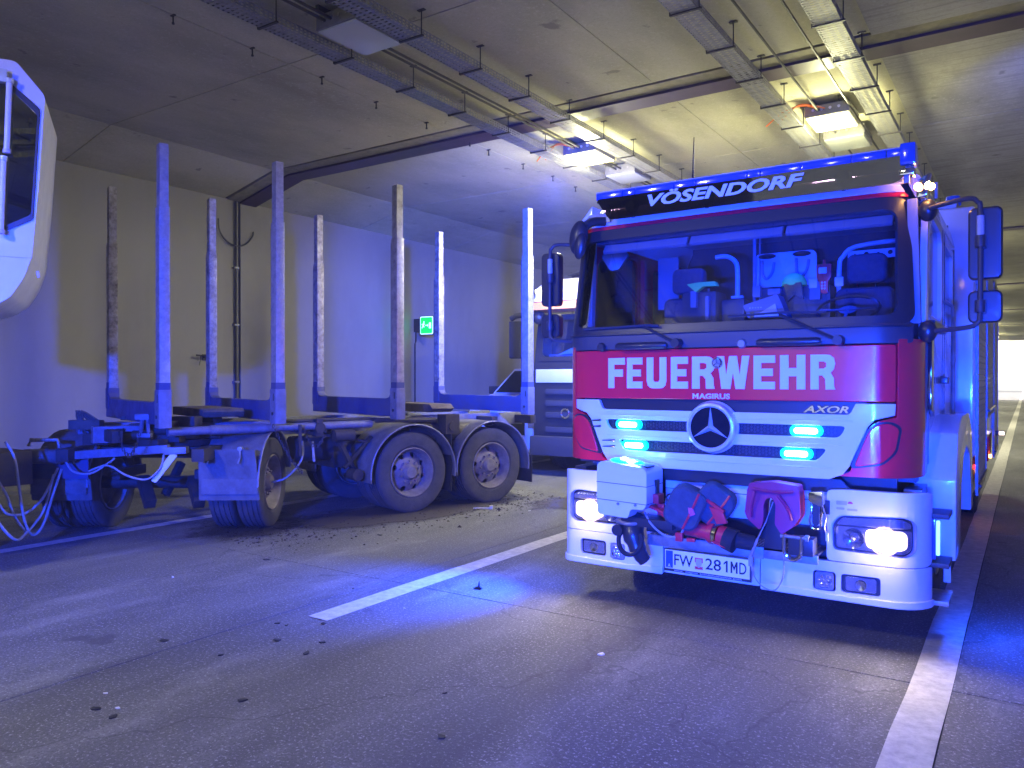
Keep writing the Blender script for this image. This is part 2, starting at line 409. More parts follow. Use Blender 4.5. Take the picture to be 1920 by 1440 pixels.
for e in exp:
    if not (Y0 + 1 < e < Y1 - 1): continue
    pth = [(-11.58, 4.79), (-10.32, CZ - .005), (-3.0, CZ - .005), (3.4, CZ - .01)]
    b = new()
    for p, q in zip(pth, pth[1:]):
        prism(b, [(p[0], p[1]), (q[0], q[1]), (q[0], q[1] + .05), (p[0], p[1] + .05)], e - .255, e - .004)
    obj('joint_edge_strip', b, 'beige', ceiling, smooth=False)
    b = new()
    for p, q in zip(pth, pth[1:]):
        prism(b, [(p[0], p[1] - .03), (q[0], q[1] - .03), (q[0], q[1] + .03), (p[0], p[1] + .03)], e + .0, e + .335)
    obj('joint_cover', b, 'purple', ceiling, smooth=False)

wall = obj('left_wall', (lambda b: (box(b, (-12.1, Y0, -.3), (-11.66, Y1, 5.2)), b)[1])(new()), 'joint'); struct(wall)
for a, c in zip([Y0] + exp[1:], exp[1:] + [Y1]):
    if c - a < .5: continue
    b = new(); box(b, (-11.66, a + .025, 0), (-11.60, c - .025, 4.81)); obj('wall_panel', b, 'wall', wall, smooth=False)
b = new(); box(b, (-11.60, Y0, 0), (-11.30, Y1, .50)); obj('plinth', b, 'plinth', wall, bevel=.02)
b = new(); box(b, (-11.30, Y0, 0), (-10.9, Y1, .16)); kerb = struct(obj('kerb', b, 'plinth', bevel=.02))
rwall = obj('right_wall', (lambda b: (box(b, (3.40, Y0, 0), (3.9, Y1, 5.2)), b)[1])(new()), 'wall', smooth=False); struct(rwall)
b = new(); box(b, (3.0, Y0, 0), (3.40, Y1, .16)); struct(obj('kerb', b, 'plinth', bevel=.02))

# lane markings: 4 mm sheets
lane = []
def mark(x0, x1, y0, y1, lab):
    b = new(); n = max(2, int((y1 - y0) / .5)); vs = []
    for k in range(n + 1):
        yy = y0 + (y1 - y0) * k / n; j = random.uniform(-.006, .006)
        vs.append((b.verts.new((x0 + j, yy, .004)), b.verts.new((x1 + j * .6, yy, .004))))
    for p, q in zip(vs, vs[1:]): b.faces.new((p[0], p[1], q[1], q[0]))
    o = obj('road_marking', b, 'line', smooth=False); struct(o); o['label'] = lab; return o
for k, ys0 in enumerate([3.66 - 18 * i for i in range(-4, 2)]):
    mark(-4.16, -3.97, ys0, ys0 + 6, 'white dash of the lane line' if ys0 != 3.66 else 'white dash of the lane line running under the fire engine bumper')
mark(-.53, -.33, Y0, Y1 + 50, 'solid white edge line beside the fire engine')
mark(-8.28, -8.10, Y0, Y1 + 50, 'solid white edge line under the timber trailer')

# wall details
wp = thing('wall_pipe', 'dark vertical pipe on the cream wall with a curved cable loop near its top', 'pipe', (-11.60, 8.55, 0))
b = new(); tube(b, [(.04, 0, 1.05), (.04, 0, 4.78)], .022, 8); obj('pipe', b, 'dkmetal', wp)
b = new(); tube(b, [(.05, -.36, 4.42), (.05, -.34, 4.22), (.05, -.2, 4.06), (.05, 0, 4.0), (.05, .2, 4.06), (.05, .33, 4.2), (.05, .36, 4.3)], .014, 6, 4); obj('cable_loop', b, 'dkplastic', wp)
for z in (1.6, 2.6, 3.6):
    b = new(); box(b, (0, -.05, z), (.07, .05, z + .03)); obj('clamp', b, 'galv', wp)
# exit sign on a bracket, facing along the tunnel
es = thing('exit_sign', 'lit green emergency exit sign with running figure and arrow on the left wall', 'exit sign', (-11.2, 13.34, 2.87))
b = new(); prism(b, rrect(-.20, .20, -.215, .215, .03), -.05, .05); o = obj('sign_box', b, 'dkplastic', es, bevel=.005)
b = new(); prism(b, rrect(-.185, .185, -.20, .20, .03), -.056, -.0505); obj('sign_border', b, 'exitwhite', es)
b = new(); prism(b, rrect(-.165, .165, -.18, .18, .025), -.062, -.0565); obj('sign_face', b, 'green', es)
b = new()
prism(b, rrect(.08, .135, -.07, .06, .004), -.068, -.0625)
prism(b, [(-.03, -.008), (.03, -.008), (.03, -.03), (.065, 0), (.03, .03), (.03, .008), (-.03, .008)], -.068, -.0625)
prism(b, [(-.135, -.06), (-.115, -.062), (-.095, -.02), (-.07, -.045), (-.052, -.04), (-.075, .0), (-.07, .03), (-.045, .015), (-.04, .03), (-.075, .055), (-.11, .03), (-.13, .035), (-.135, .02), (-.105, .012), (-.115, -.03)], -.068, -.0625)
lathe(b, [(-.068, .0), (-.068, .018), (-.0625, .018)], 'Y', (-.07, 0, .075), 12)
obj('exit_pictogram', b, 'exitwhite', es)
b = new(); box(b, (-.42, -.03, -.14), (-.20, .03, .16)); obj('bracket', b, 'dkmetal', es, bevel=.005)
b = new(); tube(b, [(-.36, 0, -.14), (-.36, 0, -.35), (-.36, -.03, -.40), (-.36, -.03, -2.3)], .018, 6); obj('conduit', b, 'dkmetal', es)
lamp('AREA', (0, -.09, 0), .8, (.1, 1, .3), (0, -1, 0), .3, .3, name='exit_sign_light', parent=es)
# small fitting on wall
fs = thing('wall_hook', 'small dark lever hook on the wall between two trailer stakes', 'hook', (-11.60, 7.95, 2.03))
b = new(); box(b, (0, -.05, -.05), (.03, .05, .05)); obj('mount', b, 'dkmetal', fs)
b = new(); tube(b, [(.03, 0, 0), (.10, -.05, .02), (.10, -.22, .03)], .014, 6); obj('lever', b, 'dkmetal', fs)
b = new(); tube(b, [(.05, -.1, .02), (.06, -.14, -.14)], .009, 6); obj('stem', b, 'dkmetal', fs)

# ceiling anchors
anc = [4.28, 5.16, 6.09, 7.01, 7.95, 8.89, 9.41, 10.33, 11.22, 12.08, 13.0, 13.9]
for i, yy in enumerate(anc):
    b = new(); cyl(b, (0, 0, -.085), (0, 0, .0), .008, seg=6); box(b, (-.03, -.012, -.012), (.03, .012, -.002)); cyl(b, (0, 0, -.09), (0, 0, -.075), .014, seg=6)
    o = obj('ceiling_bolt', b, 'dkmetal', loc=(-6.72 + .02 * (i % 3), yy, CZ))
    tag(o, 'small dark ceiling bolt, ' + 'first second third fourth fifth sixth seventh eighth ninth tenth eleventh twelfth'.split()[i] + ' from the left in the row beside the leftmost tray', 'bolt', 'row of ceiling bolts')

# cable trays
hang0 = {}
def tray(x, w, label, ya=-8, yb_=40, zt=4.87):
    t = thing('cable_tray', label, 'cable tray', (x, 0, zt), 0, 'cable trays under the ceiling')
    for s in (-1, 1):
        b = new(); box(b, (s * w / 2 - .002, ya, 0), (s * w / 2 + .002, yb_, .012)); box(b, (s * w / 2 - .002, ya, .028), (s * w / 2 + .002, yb_, .042)); box(b, (s * w / 2 - .002, ya, .058), (s * w / 2 + .002, yb_, .07))
        box(b, (min(s * w / 2, s * (w / 2 - .014)), ya, .0705), (max(s * w / 2, s * (w / 2 - .014)), yb_, .073))
        obj('side_rail', b, 'galv', t, smooth=False)
    b = new(); y = ya
    while y < yb_:
        st = .05 if y < 22 else .2
        for s in (-1, 1):
            if y < 22: box(b, (s * w / 2 - .0018, y, .012), (s * w / 2 + .0018, y + .022, .058))
        box(b, (-w / 2 + .003, y, -.001), (w / 2 - .003, y + st * .55, .001))
        y += st
    for xx in (-.3, 0, .3):
        box(b, (xx * w - .018, ya, .0012), (xx * w + .018, yb_, .0028))
    o = obj('perforated_bottom', b, 'galv', t, smooth=False); o['kind'] = 'stuff'
    k = 0; y = ya + .49
    while y < min(yb_, 26):
        if w not in hang0:
            b = new(); cyl(b, (w / 2 + .02, 0, -.015), (w / 2 + .02, 0, CZ - zt - .008), .006, seg=6)
            box(b, (w / 2 - .02, -.018, CZ - zt - .008), (w / 2 + .06, .018, CZ - zt)); box(b, (-w / 2 - .02, -.012, -.016), (w / 2 + .04, .012, -.003))
            box(b, (-w / 2 - .02, -.012, -.016), (-w / 2 - .014, .012, .02))
            hang0[w] = obj('hanger', b, 'dkmetal', t, smooth=False, loc=(0, y, 0))
        else: put('hanger', hang0[w], t, (0, y, 0))
        y += .93
    return t
tray(-5.74, .21, 'leftmost perforated cable tray under the ceiling, left of the lamp row')
tray(-4.84, .23, 'second perforated cable tray from the left, right of the left lamp row')
tray(-2.50, .23, 'third perforated cable tray from the left, above the fire engine sign')
tray(-1.51, .23, 'rightmost perforated cable tray, running above the right end of the blue light bar')
for i, (x, lab) in enumerate([(-5.42, 'thin conduit pipe beside the left lamp row, outer one'), (-5.34, 'thin conduit pipe beside the left lamp row, inner one'), (-2.16, 'thin conduit pipe beside the right lamp row, left one'), (-1.80, 'thin conduit pipe beside the right lamp row, right one')]):
    b = new(); tube(b, [(0, -8, 0), (0, 40, 0)], .014, 6); o = obj('conduit', b, 'dkmetal', loc=(x, 0, 4.98)); tag(o, lab, 'pipe', 'conduits along the ceiling')

# lamps
def fixture(x, y, lit, label, power=0):
    t = thing('ceiling_lamp', label, 'ceiling lamp', (x, y, 4.90), 0, 'tunnel ceiling lamps')
    b = new(); box(b, (-.26, -.32, .012), (.26, .32, .15)); obj('housing', b, 'fixture', t, bevel=.008)
    b = new(); box(b, (-.245, -.305, -.004), (.245, .305, .0115)); obj('lens', b, 'lenson' if lit == 1 else 'lens', t, bevel=.004)
    b = new(); box(b, (-.18, -.4, .15), (-.14, .4, .198)); box(b, (.14, -.4, .15), (.18, .4, .198)); obj('mounting_rail', b, 'dkmetal', t)
    for q in range(4):
        b = new(); cyl(b, (-.16 + q * .1, -.327, .09), (-.16 + q * .1, -.312, .09), .018, seg=8); obj('gland', b, 'debrisw' if lit else 'galv', t)
    if lit: 
        for q in range(2):
            b = new(); tube(b, [(-.1 + q * .08, -.33, .09), (-.25, -.42 - q * .05, .14), (-.5 + q * .1, -.38, .12), (-.75 + q * .15, -.25, .02)], .009, 6, 4); obj('orange_cable', b, 'orange', t)
        lamp('AREA', (0, 0, -.012), power * .45, (1, .97, .72), (0, 0, -5), .46, .58, name='lamp_light', parent=t); lamp('POINT', (0, 0, -.32), power * .29, (1, .97, .52), size=.12, name='lamp_glow', parent=t)
    return t
PW = 290
for row, x in (('left', -5.36), ('right', -2.06)):
    d = .3 if row == 'right' else 0
    fixture(x, 10.05 + d, 1, f'lit ceiling lamp with orange cables in the {row} row, just beyond the purple joint', PW)
    fixture(x, 11.38, 0, f'unlit ceiling lamp right behind the lit one in the {row} row')
    fixture(x, -1.6, 1, f'assumed lit ceiling lamp of the {row} row behind the viewer', PW * (.75 if row == 'left' else .15))  # unseen lamps, assumed from the warm light on the foreground
    fixture(x, 21.5, 1, f'assumed lit ceiling lamp of the {row} row far down the tunnel', PW)
fixture(-5.28, 5.3, 0, 'unlit ceiling lamp at the top left between the two left cable trays')
for yy in (33, 45, 57, 69): fixture(-2.06, yy, 1, 'lit ceiling lamp added to the right row, %s beyond the fire engine' % {33: 'third', 45: 'fourth', 57: 'fifth', 69: 'sixth'}[yy], PW * 1.3)  # far lamps added to brighten the ceiling that daylight reaches
fixture(-5.28, 33, 1, 'lit ceiling lamp of the left row farthest down the tunnel', PW)

# ============================================================ FIRE ENGINE
T = thing('fire_engine', 'red and white fire engine with blue flashers, facing the viewer in the right lane', 'fire engine', (-1.73, 5.14, 0))
CX = -.05
def ysf(x, z):
    a = abs(x); y = .03 * x * x
    if a > .98:
        t = min(1, (a - .98) / .27); y += .3 * (1 - math.sqrt(max(0, 1 - t * t)))
    return y + max(0, z - 1.95) * .2
XC = [-1.24, -1.225, -1.2, -1.17, -1.13, -1.08, -1.03, -.98, -.8, -.6, -.4, -.2, 0]
XC = XC + [-x for x in XC[:-1]][::-1]
def wrap(bm, off=0., f=ysf, cx=CX, zs=(1.95, 2.2, 2.5, 2.75)):
    """bend a flat front panel (built at y = thickness) around the cab front"""
    for x in XC:
        bmesh.ops.bisect_plane(bm, geom=bm.verts[:] + bm.edges[:] + bm.faces[:], plane_co=(x, 0, 0), plane_no=(1, 0, 0))
    for z in zs:
        bmesh.ops.bisect_plane(bm, geom=bm.verts[:] + bm.edges[:] + bm.faces[:], plane_co=(0, 0, z), plane_no=(0, 0, 1))
    for v in bm.verts:
        x, z = v.co.x, v.co.z; e = .004
        nx = (f(x + e, z) - f(x - e, z)) / (2 * e) if abs(x) < 1.24 else math.copysign(8., x)
        n = Vector((nx, -1, (f(x, z + e) - f(x, z - e)) / (2 * e))).normalized()
        yy = v.co.y
        p = Vector((x, f(max(-1.25, min(1.25, x)), z), z)) - n * (yy + off)
        v.co = p + Vector((cx, 0, 0))
    return bm
def front(name, poly, m, d0=0., d1=.02, off=0., holes=None, bevel=.004, parent=None, f=ysf, cx=CX, label=None):
    """a panel of the front; d0..d1 = depth behind the skin"""
    b = new(); prism(b, poly, d0, d1)
    if holes:
        c = new()
        for h in holes: prism(c, h, d0 - .05, d1 + .05)
        b = cutbm(b, c)
    wrap(b, off, f, cx)
    o = obj(name, b, m, parent or T, bevel=0, ang=28)
    if bevel:
        md = o.modifiers.new('bevel', 'BEVEL'); md.width = bevel; md.segments = 2; md.limit_method = 'ANGLE'; md.angle_limit = R(50)
    if label: o['label'] = label
    return o
# silver white grille face with four slots
gl = [(-1.115, 1.502), (1.115, 1.502), (1.11, 1.43), (1.0, 1.40), (.965, 1.36), (.86, 1.11), (.82, 1.055), (.74, 1.02), (-.74, 1.02), (-.82, 1.055), (-.86, 1.11), (-.965, 1.36), (-1.0, 1.40), (-1.11, 1.43)]
def cap(x0, x1, z0, z1, lean=.06):
    return rpoly([(x0, z1), (x0 + lean, z0), (x1 - lean, z0), (x1, z1)], .03)
slots = [cap(-.84, .84, 1.285, 1.358, .04), cap(-.73, .73, 1.135, 1.212, .06)]
notch = rpoly([(-.92, 1.56), (-.86, 1.432), (.86, 1.432), (.92, 1.56)], .02)
front('grille_surround', gl, 'white', 0, .035, holes=slots + [notch], bevel=.006)
front('grille_mesh', [(-.95, 1.51), (.95, 1.51), (.80, 1.08), (-.80, 1.08)], 'black', .045, .06, bevel=0)
b = new()
for z0, z1, xw in ((1.292, 1.352, .80), (1.143, 1.205, .68)):
    for k in range(int(xw * 2 / .022)):
        x = -xw + k * .022
        for q in range(3): 
            zc = z0 + .01 + q * .022 + (k % 2) * .011
            prism(b, [(x, zc), (x + .009, zc + .009), (x + .018, zc), (x + .009, zc - .009)], .036, .045)
front_m = wrap(b, 0); o = obj('grille_honeycomb', front_m, 'dkplastic', T, smooth=False); o['kind'] = 'stuff'
front('air_slot', [(-.80, 1.015), (.80, 1.015), (.86, .95), (.95, .93), (-.95, .93), (-.86, .95)], 'black', .06, .09, bevel=0)
# grille ribs on white face
for z in (1.39, 1.24, 1.09):
    front('grille_crease', rrect(-.88 + (1.39 - z) * .4, .88 - (1.39 - z) * .4, z - .004, z + .004, .003, 2), 'white', -.006, .0, bevel=.002)
for sx, zz in ((-.92, 1.345), (-.92, 1.30), (-.80, 1.20), (-.80, 1.155)):
    front('grille_fin', rpoly([(sx - .06, zz), (sx + .05, zz + .012), (sx + .05, zz - .004), (sx - .06, zz - .006)], .004, 2), 'chrome', -.008, .0, bevel=.002)
# flashers
for x, z in ((-.650, 1.322), (-.60, 1.172), (.60, 1.322), (.54, 1.172)):
    h = front('flasher_halo_lens', rrect(x - .10, x + .10, z - .034, z + .034, .03), 'bluelit', .002, .04, bevel=.003)  # glowing outer lens imitates the cyan halo round the LED
    front('flasher_led', rrect(x - .072, x + .072, z - .018, z + .018, .017), 'bluecore', -.004, .002, parent=h, bevel=.002)
    lamp('AREA', (x + CX, ysf(x, z) - .02, z), 5, BLUE, (x + CX, -3, z - .4), .15, .04, name='flasher_light', parent=T)
# star emblem
em = new(); lathe(em, [(-.02, .0), (-.02, .145), (.03, .15)], 'Y', (0, 0, 0), 40); e = obj('star_badge', em, 'dkglass', T, loc=(CX - .012, -.012, 1.325))
b = new(); lathe(b, [(-.03, .138), (-.045, .150), (-.04, .164), (-.015, .172), (.02, .17), (.0, .15)], 'Y', (0, 0, 0), 48); obj('badge_ring', b, 'silver', e)
b = new(); lathe(b, [(-.0, .17), (.03, .182), (.045, .175)], 'Y', (0, 0, 0), 48); obj('badge_bezel', b, 'white', e)
b = new()
for k in range(3):
    a = R(90 + 120 * k); d = Vector((math.cos(a), 0, math.sin(a))); s = Vector((-d.z, 0, d.x))
    tip = b.verts.new(d * .143 + Vector((0, -.026, 0))); l_ = b.verts.new(s * .019 + d * .008 + Vector((0, -.021, 0))); r_ = b.verts.new(-s * .019 + d * .008 + Vector((0, -.021, 0))); c_ = b.verts.new(Vector((0, -.055, 0)))
    b.faces.new((tip, l_, c_)); b.faces.new((tip, c_, r_)); b.faces.new((tip, r_, l_))
obj('star', b, 'silver', e, smooth=False)
# red band with the lettering
front('hood_panel', rrect(-1.115, 1.115, 1.512, 1.866, .012), 'red', 0, .03, bevel=.006)
GL = {
 'F': [(0, 0), (.36, 0), (.36, .38), (.88, .38), (.88, .62), (.36, .62), (.36, .78), (1, .78), (1, 1), (0, 1)],
 'E': [(0, 0), (1, 0), (1, .22), (.36, .22), (.36, .39), (.9, .39), (.9, .61), (.36, .61), (.36, .78), (1, .78), (1, 1), (0, 1)],
 'H': [(0, 0), (.34, 0), (.34, .38), (.66, .38), (.66, 0), (1, 0), (1, 1), (.66, 1), (.66, .62), (.34, .62), (.34, 1), (0, 1)],
 'W': [(.14, 0), (.42, 0), (.5, .5), (.58, 0), (.86, 0), (1, 1), (.78, 1), (.71, .42), (.62, 1), (.38, 1), (.29, .42), (.22, 1), (0, 1)],
 'U': [(0, 1), (0, .25), (.05, .1), (.18, .02), (.35, 0), (.65, 0), (.82, .02), (.95, .1), (1, .25), (1, 1), (.66, 1), (.66, .28), (.6, .21), (.4, .21), (.34, .28), (.34, 1)],
 'R': [(0, 0), (.34, 0), (.34, .4), (.48, .4), (.6, .3), (.62, 0), (1, 0), (.96, .1), (.95, .32), (.82, .48), (.95, .58), (1, .74), (.95, .9), (.8, .98), (.65, 1), (0, 1)]}
xl = [(-.810, -.672, 'F'), (-.655, -.531, 'E'), (-.497, -.346, 'U'), (-.311, -.185, 'E'), (-.155, .006, 'R'), (.022, .241, 'W'), (.269, .408, 'E'), (.440, .597, 'H'), (.628, .775, 'R')]
for a, c, ch in xl:
    poly = [(a + (c - a) * p[0], 1.588 + .222 * p[1]) for p in GL[ch]]
    b = new(); prism(b, poly, -.003, .0005)
    if ch == 'R':
        c2 = new(); prism(c2, [(a + (c - a) * p[0], 1.588 + .222 * p[1]) for p in [(.34, .6), (.55, .6), (.64, .65), (.64, .76), (.55, .80), (.34, .80)]], -.05, .05); b = cutbm(b, c2)
    bmesh.ops.triangulate(b, faces=b.faces[:]); wrap(b); obj('red_band_letter', b, 'text', T, smooth=False)
b = textbm('AGIRUS', .216, .036, .003, .03); move(b, (.003, 0, 1.537)); wrap(b); mk = obj('maker_lettering', b, 'text', T, smooth=False)
b = glyph_m(.042, .036, .003); move(b, (-.130, 0, 1.537)); wrap(b); obj('maker_lettering', b, 'text', T, smooth=False)
b = new(); lathe(b, [(-.008, 0), (-.008, .036), (.0, .040)], 'Y', (-.028, -.001, 1.765), 24); o = obj('small_star_badge', b, 'galv', T)
b = new(); lathe(b, [(-.010, .026), (-.014, .031), (-.008, .036)], 'Y', (-.028, -.001, 1.765), 24)
for k in range(3):
    a = R(100 + 120 * k); bar(b, (-.028, -.011, 1.765), (-.028 + .028 * math.cos(a), -.011, 1.765 + .028 * math.sin(a)), .005)
obj('small_star', b, 'chrome', o)
b = textbm('AXOR', .27, .045, .012, .025, .3); move(b, (.72, 0, 1.462)); wrap(b, .004); obj('model_lettering', b, 'chrome', T, smooth=False)
# corner panels (red) and indicator lenses
for s in (-1, 1):
    cp = rpoly([(s * 1.125, 1.90), (s * 1.249, 1.90), (s * 1.249, 1.045), (s * .80, 1.045), (s * .862, 1.075), (s * .975, 1.345), (s * 1.02, 1.392), (s * 1.122, 1.42)], .012)
    front('corner_panel', cp, 'red', .0, .03, bevel=.005)
    lo = rpoly([(s * .86, 1.095), (s * .955, 1.335), (s * 1.0, 1.385), (s * 1.09, 1.395), (s * 1.145, 1.36), (s * 1.12, 1.2), (s * 1.05, 1.125)], .03)
    li = rpoly([(s * .885, 1.107), (s * .965, 1.325), (s * 1.01, 1.373), (s * 1.08, 1.382), (s * 1.128, 1.35), (s * 1.105, 1.205), (s * 1.04, 1.137)], .03)
    g = front('corner_lens_gasket', lo, 'black', -.004, .01, bevel=.002)
    front('corner_lens', li, 'red', -.016, -.003, bevel=.006, parent=g)
# black panel under the windscreen, surround, handles
front('lower_screen_panel', rrect(-1.20, 1.20, 1.872, 2.005, .02), 'dkplastic', .0, .03, bevel=.005)
front('screen_ledge', rrect(-1.18, 1.18, 1.975, 1.99, .004, 2), 'black', -.02, .0, bevel=.003)
outer = rpoly([(-1.205, 1.99), (1.205, 1.99), (1.16, 2.80), (-1.16, 2.80)], .09, 5)
glass = rpoly([(-1.12, 2.045), (1.12, 2.045), (1.10, 2.72), (-1.10, 2.72)], .08, 5)
front('screen_frame', outer, 'black', -.004, .03, holes=[glass], bevel=.004)
front('windscreen', rpoly([(-1.13, 2.035), (1.13, 2.035), (1.11, 2.73), (-1.11, 2.73)], .08, 5), 'glass', .008, .013, bevel=0)
for x0, x1, lab in ((-.72, -.33, 0), (.30, .70, 0)):
    b = new(); lathe(b, [(0, 0), (0, .018), (.02, .026), (x1 - x0 - .02, .026), (x1 - x0, .018), (x1 - x0, 0)], 'X', (x0 + CX, -.035, 1.892), 12)
    h = obj('grab_handle', b, 'black', T)
    for xx in (x0 + .04, x1 - .04):
        b = new(); box(b, (xx + CX - .025, -.03, 1.872), (xx + CX + .025, .02, 1.912)); obj('handle_foot', b, 'black', h, bevel=.006)
for x in (.19, -.86):
    b = new(); lathe(b, [(-.016, 0), (-.016, .024), (-.008, .03), (.0, .034)], 'Y', (x + CX, .0, 1.892), 18); obj('washer_cap', b, 'galv' if x > 0 else 'black', T)
def wiper(px, pz, ex, ez, tx0, tx1):
    f = lambda x, z, d: (x + CX, ysf(x, z) - d, z)
    b = new(); tube(b, [f(px, pz, .05), f((px + ex) / 2, (pz + ez) / 2, .055), f(ex, ez, .05)], .011, 6)
    cyl(b, f(px, pz, .075), f(px, pz, 0), .03, .036, 14); w = obj('wiper_arm', b, 'black', T)
    b = new(); tube(b, [f(tx0, ez + .002, .03), f(ex, ez + .012, .034), f(tx1, ez + .004, .03)], .009, 5); obj('wiper_blade', b, 'dkplastic', w)
wiper(-.255, 1.905, -.50, 2.03, -1.02, -.40)
wiper(.80, 1.895, .44, 2.075, .10, .72)
# roof strips, roof, side shell
front('roof_red_strip', rpoly([(-1.16, 2.803), (1.16, 2.803), (1.14, 2.832), (-1.14, 2.832)], .01), 'red', .0, .03, bevel=.004)
front('roof_white_strip', rpoly([(-1.14, 2.835), (1.14, 2.835), (1.10, 2.90), (-1.10, 2.90)], .01), 'white', .0, .03, bevel=.006)
b = new()
prof = [(.22, 2.885), (.30, 2.955), (.5, 3.03), (.9, 3.06), (2.6, 3.06), (2.6, 3.0), (.5, 2.97), (.26, 2.88)]
prism(b, prof, -1.13, 1.13, 'YZ'); move(b, (CX, 0, 0)); obj('cab_roof', b, 'white', T, bevel=.03, seg=3)
b = new()
for s in (-1, 1):
    prism(b, [(s * 1.12, 3.04), (s * 1.22, 2.93), (s * 1.25, 2.80), (s * 1.19, 2.80), (s * 1.12, 2.95)], .35, 2.6)
move(b, (CX, 0, 0)); obj('roof_shoulder', b, 'white', T, bevel=.008)
for s in (-1, 1):
    side = new(); prism(side, [(.33, 1.05), (2.6, 1.05), (2.6, 2.82), (.50, 2.82), (.36, 2.1)], -.02, .02, 'YZ')
    c = new(); prism(c, rpoly([(.56, 2.08), (1.40, 2.08), (1.42, 2.68), (1.36, 2.74), (.78, 2.74), (.62, 2.62)], .05), -.1, .1, 'YZ')
    prism(c, rrect(1.75, 2.45, 2.08, 2.70, .05), -.1, .1, 'YZ')
    side = cutbm(side, c); move(side, (s * 1.225 + CX, 0, 0)); obj('cab_side', side, 'white' if s > 0 else 'red', T, bevel=.004)
    b = new(); prism(b, rpoly([(.54, 2.07), (1.42, 2.07), (1.43, 2.69), (1.37, 2.75), (.77, 2.75), (.61, 2.63)], .05), -.003, .003, 'YZ'); move(b, (s * 1.215 + CX, 0, 0)); obj('door_window', b, 'glass' if s < 0 else 'dkglass', T)
    b = new(); prism(b, rrect(1.74, 2.46, 2.07, 2.71, .05), -.003, .003, 'YZ'); move(b, (s * 1.215 + CX, 0, 0)); obj('crew_window', b, 'dkglass', T)
    # black window gaskets, door seams as narrow recess strips
    for (ya, yb2, za, zb) in ((1.50, 1.515, 1.1, 2.78), (1.66, 1.672, 1.1, 2.78), (2.57, 2.585, 1.1, 2.78), (.50, .512, 1.1, 2.0)):
        b = new(); box(b, (s * 1.2465 + CX - .003, ya, za), (s * 1.2465 + CX + .003, yb2, zb)); obj('door_seam', b, 'black', T)
    b = new(); box(b, (s * 1.27 + CX - .03, .56, 1.99), (s * 1.27 + CX + .01, 1.46, 2.04)); obj('window_sill', b, 'black', T, bevel=.008)
    b = new(); tube(b, [(s * 1.25 + CX, 1.60, 1.25), (s * 1.31 + CX, 1.60, 1.3), (s * 1.31 + CX, 1.60, 2.2), (s * 1.25 + CX, 1.60, 2.25)], .016, 8); obj('grab_rail', b, 'galv', T)
    b = new(); box(b, (s * 1.275 + CX - .03, 1.33, 1.62), (s * 1.275 + CX + .02, 1.46, 1.67)); obj('door_handle', b, 'black', T, bevel=.01)
    # glossy air deflector behind the corner
    b = new(); prism(b, rpoly([(.36, 1.46), (.55, 1.40), (.56, 1.93), (.38, 1.93)], .03), -.012, .012, 'YZ'); move(b, (s * 1.268 + CX, 0, 0)); obj('air_deflector', b, 'dkglass', T, bevel=.006)
    # fender, steps
    fd = new(); prism(fd, [(.45, .50), (.45, 1.02), (.62, 1.30), (1.0, 1.40), (1.75, 1.40), (2.1, 1.25), (2.25, .8), (2.25, .6), (2.05, .6), (1.98, .85), (1.8, 1.08), (1.5, 1.16), (1.15, 1.10), (.94, .92), (.86, .6), (.86, .50)], -.12, .12, 'YZ')
    move(fd, (1.24 if s > 0 else -1.10, 0, 0)); obj('wheel_arch', fd, 'white', T, bevel=.02)
    for z in (.80, .50, .27):
        b = new(); sx_ = 1.20 if s > 0 else -1.08; box(b, (sx_ - .14, .20, z), (sx_ + .14, .52, z + .03)); st = obj('step', b, 'dkmetal' if z != .27 else 'galv', T, bevel=.006)
    b = new(); sx_ = 1.31 if s > 0 else -1.18; box(b, (sx_ - .02, .46, .36), (sx_ + .02, .50, .98)); obj('step_bracket', b, 'white', T, bevel=.005)
    b = new(); box(b, (s * 1.15 - .05, .12, .3), (s * 1.15 + .05, .45, .98)); obj('step_well', b, 'black', T, bevel=.005)
b = new(); box(b, (-1.2 + CX, 2.58, 1.0), (1.2 + CX, 2.62, 3.0)); obj('cab_rear_wall', b, 'inttrim', T)
b = new(); box(b, (-1.2 + CX, .3, 1.0), (1.2 + CX, 2.6, 1.06)); obj('cab_floor', b, 'dkplastic', T)
b = new(); box(b, (-1.05, .24, .40), (1.05, .9, 1.03)); obj('front_structure', b, 'black', T)
b = new(); box(b, (-.45, .5, .45), (.45, 8.6, .95)); obj('chassis', b, 'black', T)
b = new(); cyl(b, (-.9, 1.45, .5), (.9, 1.45, .5), .08); cyl(b, (-.9, 6.0, .5), (.9, 6.0, .5), .1); obj('axle', b, 'dkmetal', T)

# tinted sign board, lettering, light bar
sb = new(); prism(sb, rpoly([(-.96, 2.998), (1.13, 2.998), (1.11, 2.87), (1.06, 2.84), (-.86, 2.84)], .03), -.004, .004); rot(sb, 8, 'X', (0, 0, 2.95)); move(sb, (0, .02, 0))
board = obj('sign_board', sb, 'visor', T)
b = textbm('VÖSENDORF', 1.08, .100, .004, .035, .28); rot(b, 8, 'X'); move(b, (.0, .006, 2.945)); obj('station_lettering', b, 'text', board, smooth=False)
for x in (-.72, -.15, .22, .75):
    b = new(); lathe(b, [(0, 0), (.0, .04), (.05, .055), (.07, .03), (.09, 0)], 'Y', (x, .09, 2.94), 14); box(b, (x - .01, .13, 2.86), (x + .01, .15, 2.94)); obj('roof_floodlight', b, 'black', T)
lb = new(); box(lb, (-.98, .06, 2.982), (1.17, .28, 2.997)); lbar = obj('light_bar', lb, 'black', T, bevel=.005)
xx = -.98
